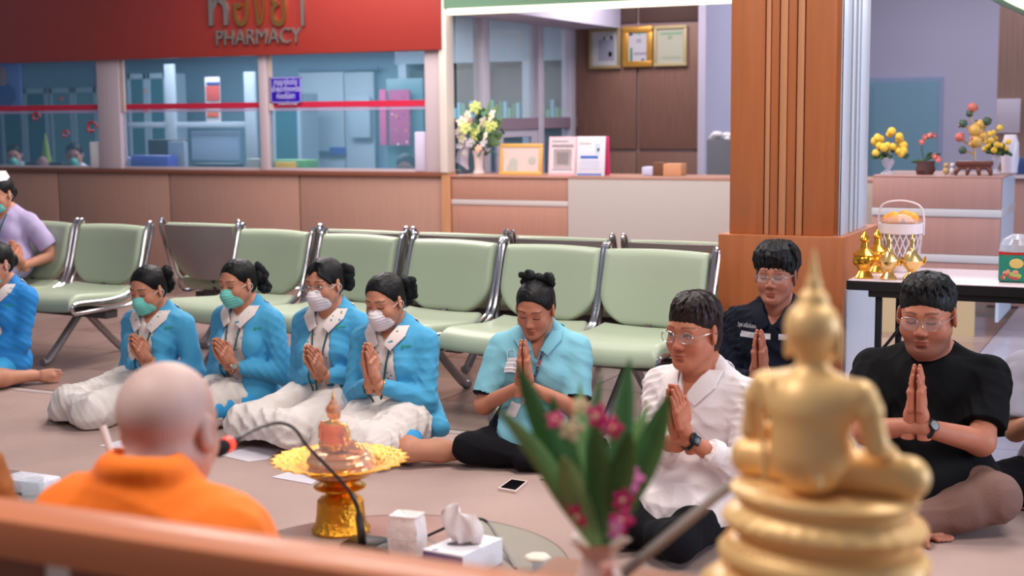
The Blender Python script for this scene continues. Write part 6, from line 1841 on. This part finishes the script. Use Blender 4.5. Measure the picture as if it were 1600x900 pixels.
for sx in (-1, -.33, .33, 1):
    MB().tube(spline([(sx * .09, -.04, .05), (sx * .105, -.05, .03), (sx * .11, -.05, .010), (sx * .10, -.048, .0065)], 4), [.016] * 6 + [.013] * 7, 8).build('foot', M_cw, e)
t_ = empty('wire_bonsai', (q.x, q.y, q.z + .0955), 0, 'golden bead bonsai tree with red and green tufts on the carved stand', 'ornament')
mb = MB(); br = [((0, 0, 0), (.0, 0, .10), (-.01, 0, .18)), ((0, 0, .08), (-.06, 0, .12), (-.10, 0, .15)), ((-.01, 0, .16), (-.05, 0, .22), (-.08, 0, .24)), ((-.01, 0, .18), (-.03, 0, .27), (-.02, 0, .34)), ((0, 0, .1), (.05, 0, .17), (.07, 0, .25)), ((0, 0, .04), (-.05, 0, .06), (-.08, 0, .06))]
for b_ in br: mb.tube(spline(b_, 4), .006, 5)
mb.build('trunk', mat('wire_gold', (190, 150, 80), .4, metal=.5), t_)
rg_ = random.Random(6); cm_ = [mat('bead_gold', (206, 160, 80), .4), mat('bead_coral', (190, 100, 90), .5), mat('bead_green', (60, 84, 66), .5)]
for k, (x, z, r, w0) in enumerate(((-.10, .155, .035, 1), (-.08, .245, .032, 2), (-.02, .35, .036, 1), (-.04, .31, .026, 2), (.07, .26, .034, 2), (0, .20, .05, 0), (.01, .13, .05, 0), (-.08, .07, .03, 2), (.03, .24, .035, 0), (.05, .16, .035, 0))):
    mb = MB(); mb.ball((x, 0, z), r * .9, w0, 8, 6)
    for i in range(16): mb.ball((x + rg_.uniform(-r, r) * .8, rg_.uniform(-r, r) * .6, z + rg_.uniform(-r, r) * .7), r * .24, (w0 if rg_.random() < .65 else rg_.randrange(3)), 6, 4)
    mb.build('tuft', cm_, t_)
q = desk(1577, dy=.55); o = MB().lathe([(0, 0), (.05, 0), (.055, .1), (.06, .2), (.04, .26), (0, .25)], n=16, mod=lambda a, z: 1 + .12 * math.sin(4 * a + 20 * z)).build('wrapped_vase', mat('wrap_lilac', (214, 204, 222), .3)); o.location = q
tag(o, 'crumpled pale wrapping film bundle at the desk end', 'wrapping')
q = PY(1592, 262, 11.5); o = boxo('blue_screen', (-.06, 0, 0), (.12, .03, .13), mat('screen_navy', (50, 70, 120), .3), None, .005); o.location = (q.x, 11.5, q.z - .05); tag(o, 'small dark blue screen at the right edge above the desk', 'screen')
sd_ = empty('side_counter', (q.x, 11.5, 0), 0, 'pale side counter holding the small blue screen at the right edge', 'counter')
boxo('counter_top', (-.25, -.15, q.z - .075), (1.0, .5, q.z - .052), mat('counter_lilac', (196, 180, 186), .4), sd_); boxo('counter_body', (-.2, -.1, .001), (.95, .45, q.z - .075), M_lamd, sd_)

# ------------------------------------------------------------------ reception counter things
def rcp(px, dy=.12): return Vector((XatY(px, YW + dy, 1.05), YW + dy, zt + .0005))
SR = 2222 / depth(rcp(800))
q = rcp(748, .16); e = empty('lily_bouquet', q, 0, 'large cream and green flower arrangement in white vase on the reception counter', 'flowers')
MB().lathe([(0, 0), (.045, 0), (.05, .01), (.035, .05), (.04, .14), (.055, .2), (.05, .2), (.03, .14), (0, .1)], n=22).build('vase', mat('vase_pinkish', (206, 184, 180), .4), e)
rg_ = random.Random(12); M_cf = [mat('petal_cream', (232, 220, 200), .6), mat('petal_lime', (196, 204, 120), .6), mat('petal_peach', (222, 160, 140), .6), mat('petal_lilac', (190, 176, 190), .6)]
for i, (px, py, r, k) in enumerate(((743, 168, .055, 1), (768, 182, .06, 0), (757, 190, .05, 0), (764, 198, .05, 1), (731, 180, .04, 0), (722, 190, .05, 0), (727, 200, .055, 1), (743, 203, .055, 1), (741, 214, .055, 1), (722, 215, .05, 0), (735, 224, .045, 3), (756, 224, .04, 3), (748, 232, .035, 2), (716, 205, .04, 3), (759, 212, .035, 0), (733, 190, .03, 2), (772, 196, .04, 1), (719, 228, .04, 3), (726, 240, .035, 3))):
    p = PY(px, py, q.y - .05 + rg_.uniform(-.05, .05)) - q; blossom(p, r, M_cf[k], e, i, 'blossom', 6, M_cf[1])
mb = MB()
for i in range(60):
    a = rg_.uniform(0, 6.3); rr = rg_.uniform(.03, .19); z = .34 + rg_.uniform(-.17, .2)
    mb.ball((rr * math.cos(a) + .03, .5 * rr * math.sin(a) + .03, z), (.04, .028, .006), 0, 6, 4, R3(rg_.uniform(-1, 1), rg_.uniform(-1, 1), a))
mb.build('leaves', mat('leaf_mid', (76, 118, 88), .6), e)
for (x0, x1, z1, w) in ((.04, .17, .60, .035), (.05, .22, .50, .03), (.0, .10, .63, .02), (.06, .22, .36, .035), (.04, .20, .28, .03)): leaf((x0, .02, .25), (x1, .02, z1), w, mat('leaf_pale', (120, 150, 104), .6), e, .01)
mb = MB()
for i in range(7): 
    x = -.08 - .012 * i; mb.tube(spline([(0, 0, .25), (x, 0, .24), (x * 1.35, 0, .12), (x * 1.3, 0, .04 + .01 * i)], 4), .010, 5)
mb.build('trailing_fronds', M_cf[3], e)
a, b = PY(779, 270, YW + .1), PY(845, 221, YW + .1)
e = empty('photo_frame', ((a.x + b.x) / 2, YW + .12, zt + .0005), 0, 'wide gold framed picture leaning on the reception counter', 'picture frame')
w, h = (b.x - a.x) / 2, b.z - a.z; RX = Matrix.Rotation(-.12, 3, 'X')
mb = MB()
for lo, hi in (((-w, -.01, 0), (w, .01, .03)), ((-w, -.01, h - .03), (w, .01, h)), ((-w, -.01, .03), (-w + .03, .01, h - .03)), ((w - .03, -.01, .03), (w, .01, h - .03))): mb.box(lo, hi, .003)
o = mb.build('frame', mat('frame_yellow_gold', (214, 160, 84), .4), e); o.rotation_euler = (-.12, 0, 0)
o = boxo('sheet', (-w + .03, -.004, .03), (w - .03, .006, h - .03), mat('photo_pale', (206, 184, 178), .35), e); o.rotation_euler = (-.12, 0, 0)
for (x, z, r) in ((-.07, .10, .04), (.10, .12, .035), (-.08, .05, .05)):
    d_ = MB().ball((x, -.005, z), (r, .0015, r)).build('print', mat('photo_smudge', (176, 170, 160), .6), e); d_.rotation_euler = (-.12, 0, 0)
def stand_sign(px0, px1, py0, m, label, det, redside=False):
    a, b = PY(px0, 270, YW + .1), PY(px1, py0, YW + .1)
    e = empty('info_stand', ((a.x + b.x) / 2, YW + .10, zt + .0005), 0, label, 'sign'); w, h = (b.x - a.x) / 2, b.z - a.z
    o = boxo('panel', (-w, 0, 0), (w, .012, h), m, e, .002); o.rotation_euler = (-.1, 0, 0)
    o = boxo('back_leg', (-w * .9, .07, 0), (w * .9 + (.03 if redside else 0), .082, h * .98), mat('stand_red', (216, 50, 110), .4), e, .002)
    o.rotation_euler = (.06, 0, 0)
    for (u0, v0, u1, v1, col) in det:
        d_ = boxo('print', (-w + 2 * w * u0, -.0015, h * v0), (-w + 2 * w * u1, 0, h * v1), mat('pr_%d_%d_%d' % col, col, .6), e); d_.rotation_euler = (-.1, 0, 0)
stand_sign(856, 899, 209, mat('stand_pink', (222, 176, 186), .4), 'pink edged information stand, left of the pair on the reception counter', ((.06, .06, .94, .94, (216, 196, 200)), (.12, .72, .90, .80, (50, 100, 170)), (.12, .86, .7, .89, (110, 130, 170)), (.18, .18, .84, .68, (206, 186, 190)), (.14, .14, .88, .165, (80, 110, 170)), (.30, .28, .72, .60, (170, 160, 160))))
stand_sign(900, 944, 208, mat('stand_white', (216, 210, 218), .4), 'white information stand with blue bars and red side, right of the pair', ((.08, .80, .5, .84, (190, 170, 170)), (.14, .44, .76, .51, (50, 100, 180)), (.04, .02, .9, .06, (50, 90, 180)), (.64, .55, .82, .82, (190, 200, 216)), (.72, .62, .80, .70, (50, 50, 60)), (.12, .16, .8, .40, (196, 192, 210))), True)
for i, (x0, x1, y0, col, lb) in enumerate(((1002, 1020, 261, (190, 186, 214), 'small crumpled lilac cloth on the reception counter'), (1020, 1036, 254, (104, 66, 44), 'small dark brown open box on the reception counter'), (1036, 1064, 256, (196, 140, 104), 'tan cardboard box on the reception counter beside the brown box'))):
    a, b = PY(x0, 272, YW + .25), PY(x1, y0, YW + .25)
    o = boxo('small_box' if i else 'crumpled_cloth', (-(b.x - a.x) / 2, 0, 0), ((b.x - a.x) / 2, .14, max(b.z - zt, .05)), mat('sb%d' % i, col, .7, bump=.4, bscale=20), None, .012 if i == 0 else .004)
    o.location = ((a.x + b.x) / 2, YW + .25, zt + .0005); tag(o, lb, 'box' if i else 'cloth')
a, b = PY(1103, 330, 12.2), PY(1150, 218, 12.2)
e = empty('grey_bin', ((a.x + b.x) / 2, 12.2, 0), 0, 'tall dark grey bin with crumpled white film on top, beside the pillar', 'bin')
boxo('bin_body', (-(b.x - a.x) / 2, 0, 0.001), ((b.x - a.x) / 2, .4, b.z), mat('bin_grey', (96, 98, 108), .5), e, .01)
mb = MB(); rg_ = random.Random(3)
for i in range(9): mb.ball((rg_.uniform(-.12, .12), .1 + rg_.uniform(-.05, .1), b.z + rg_.uniform(0, .05)), (.05, .05, .03), 0, 8, 6)
mb.build('crumpled_film', mat('film_white', (216, 212, 216), .4), e)
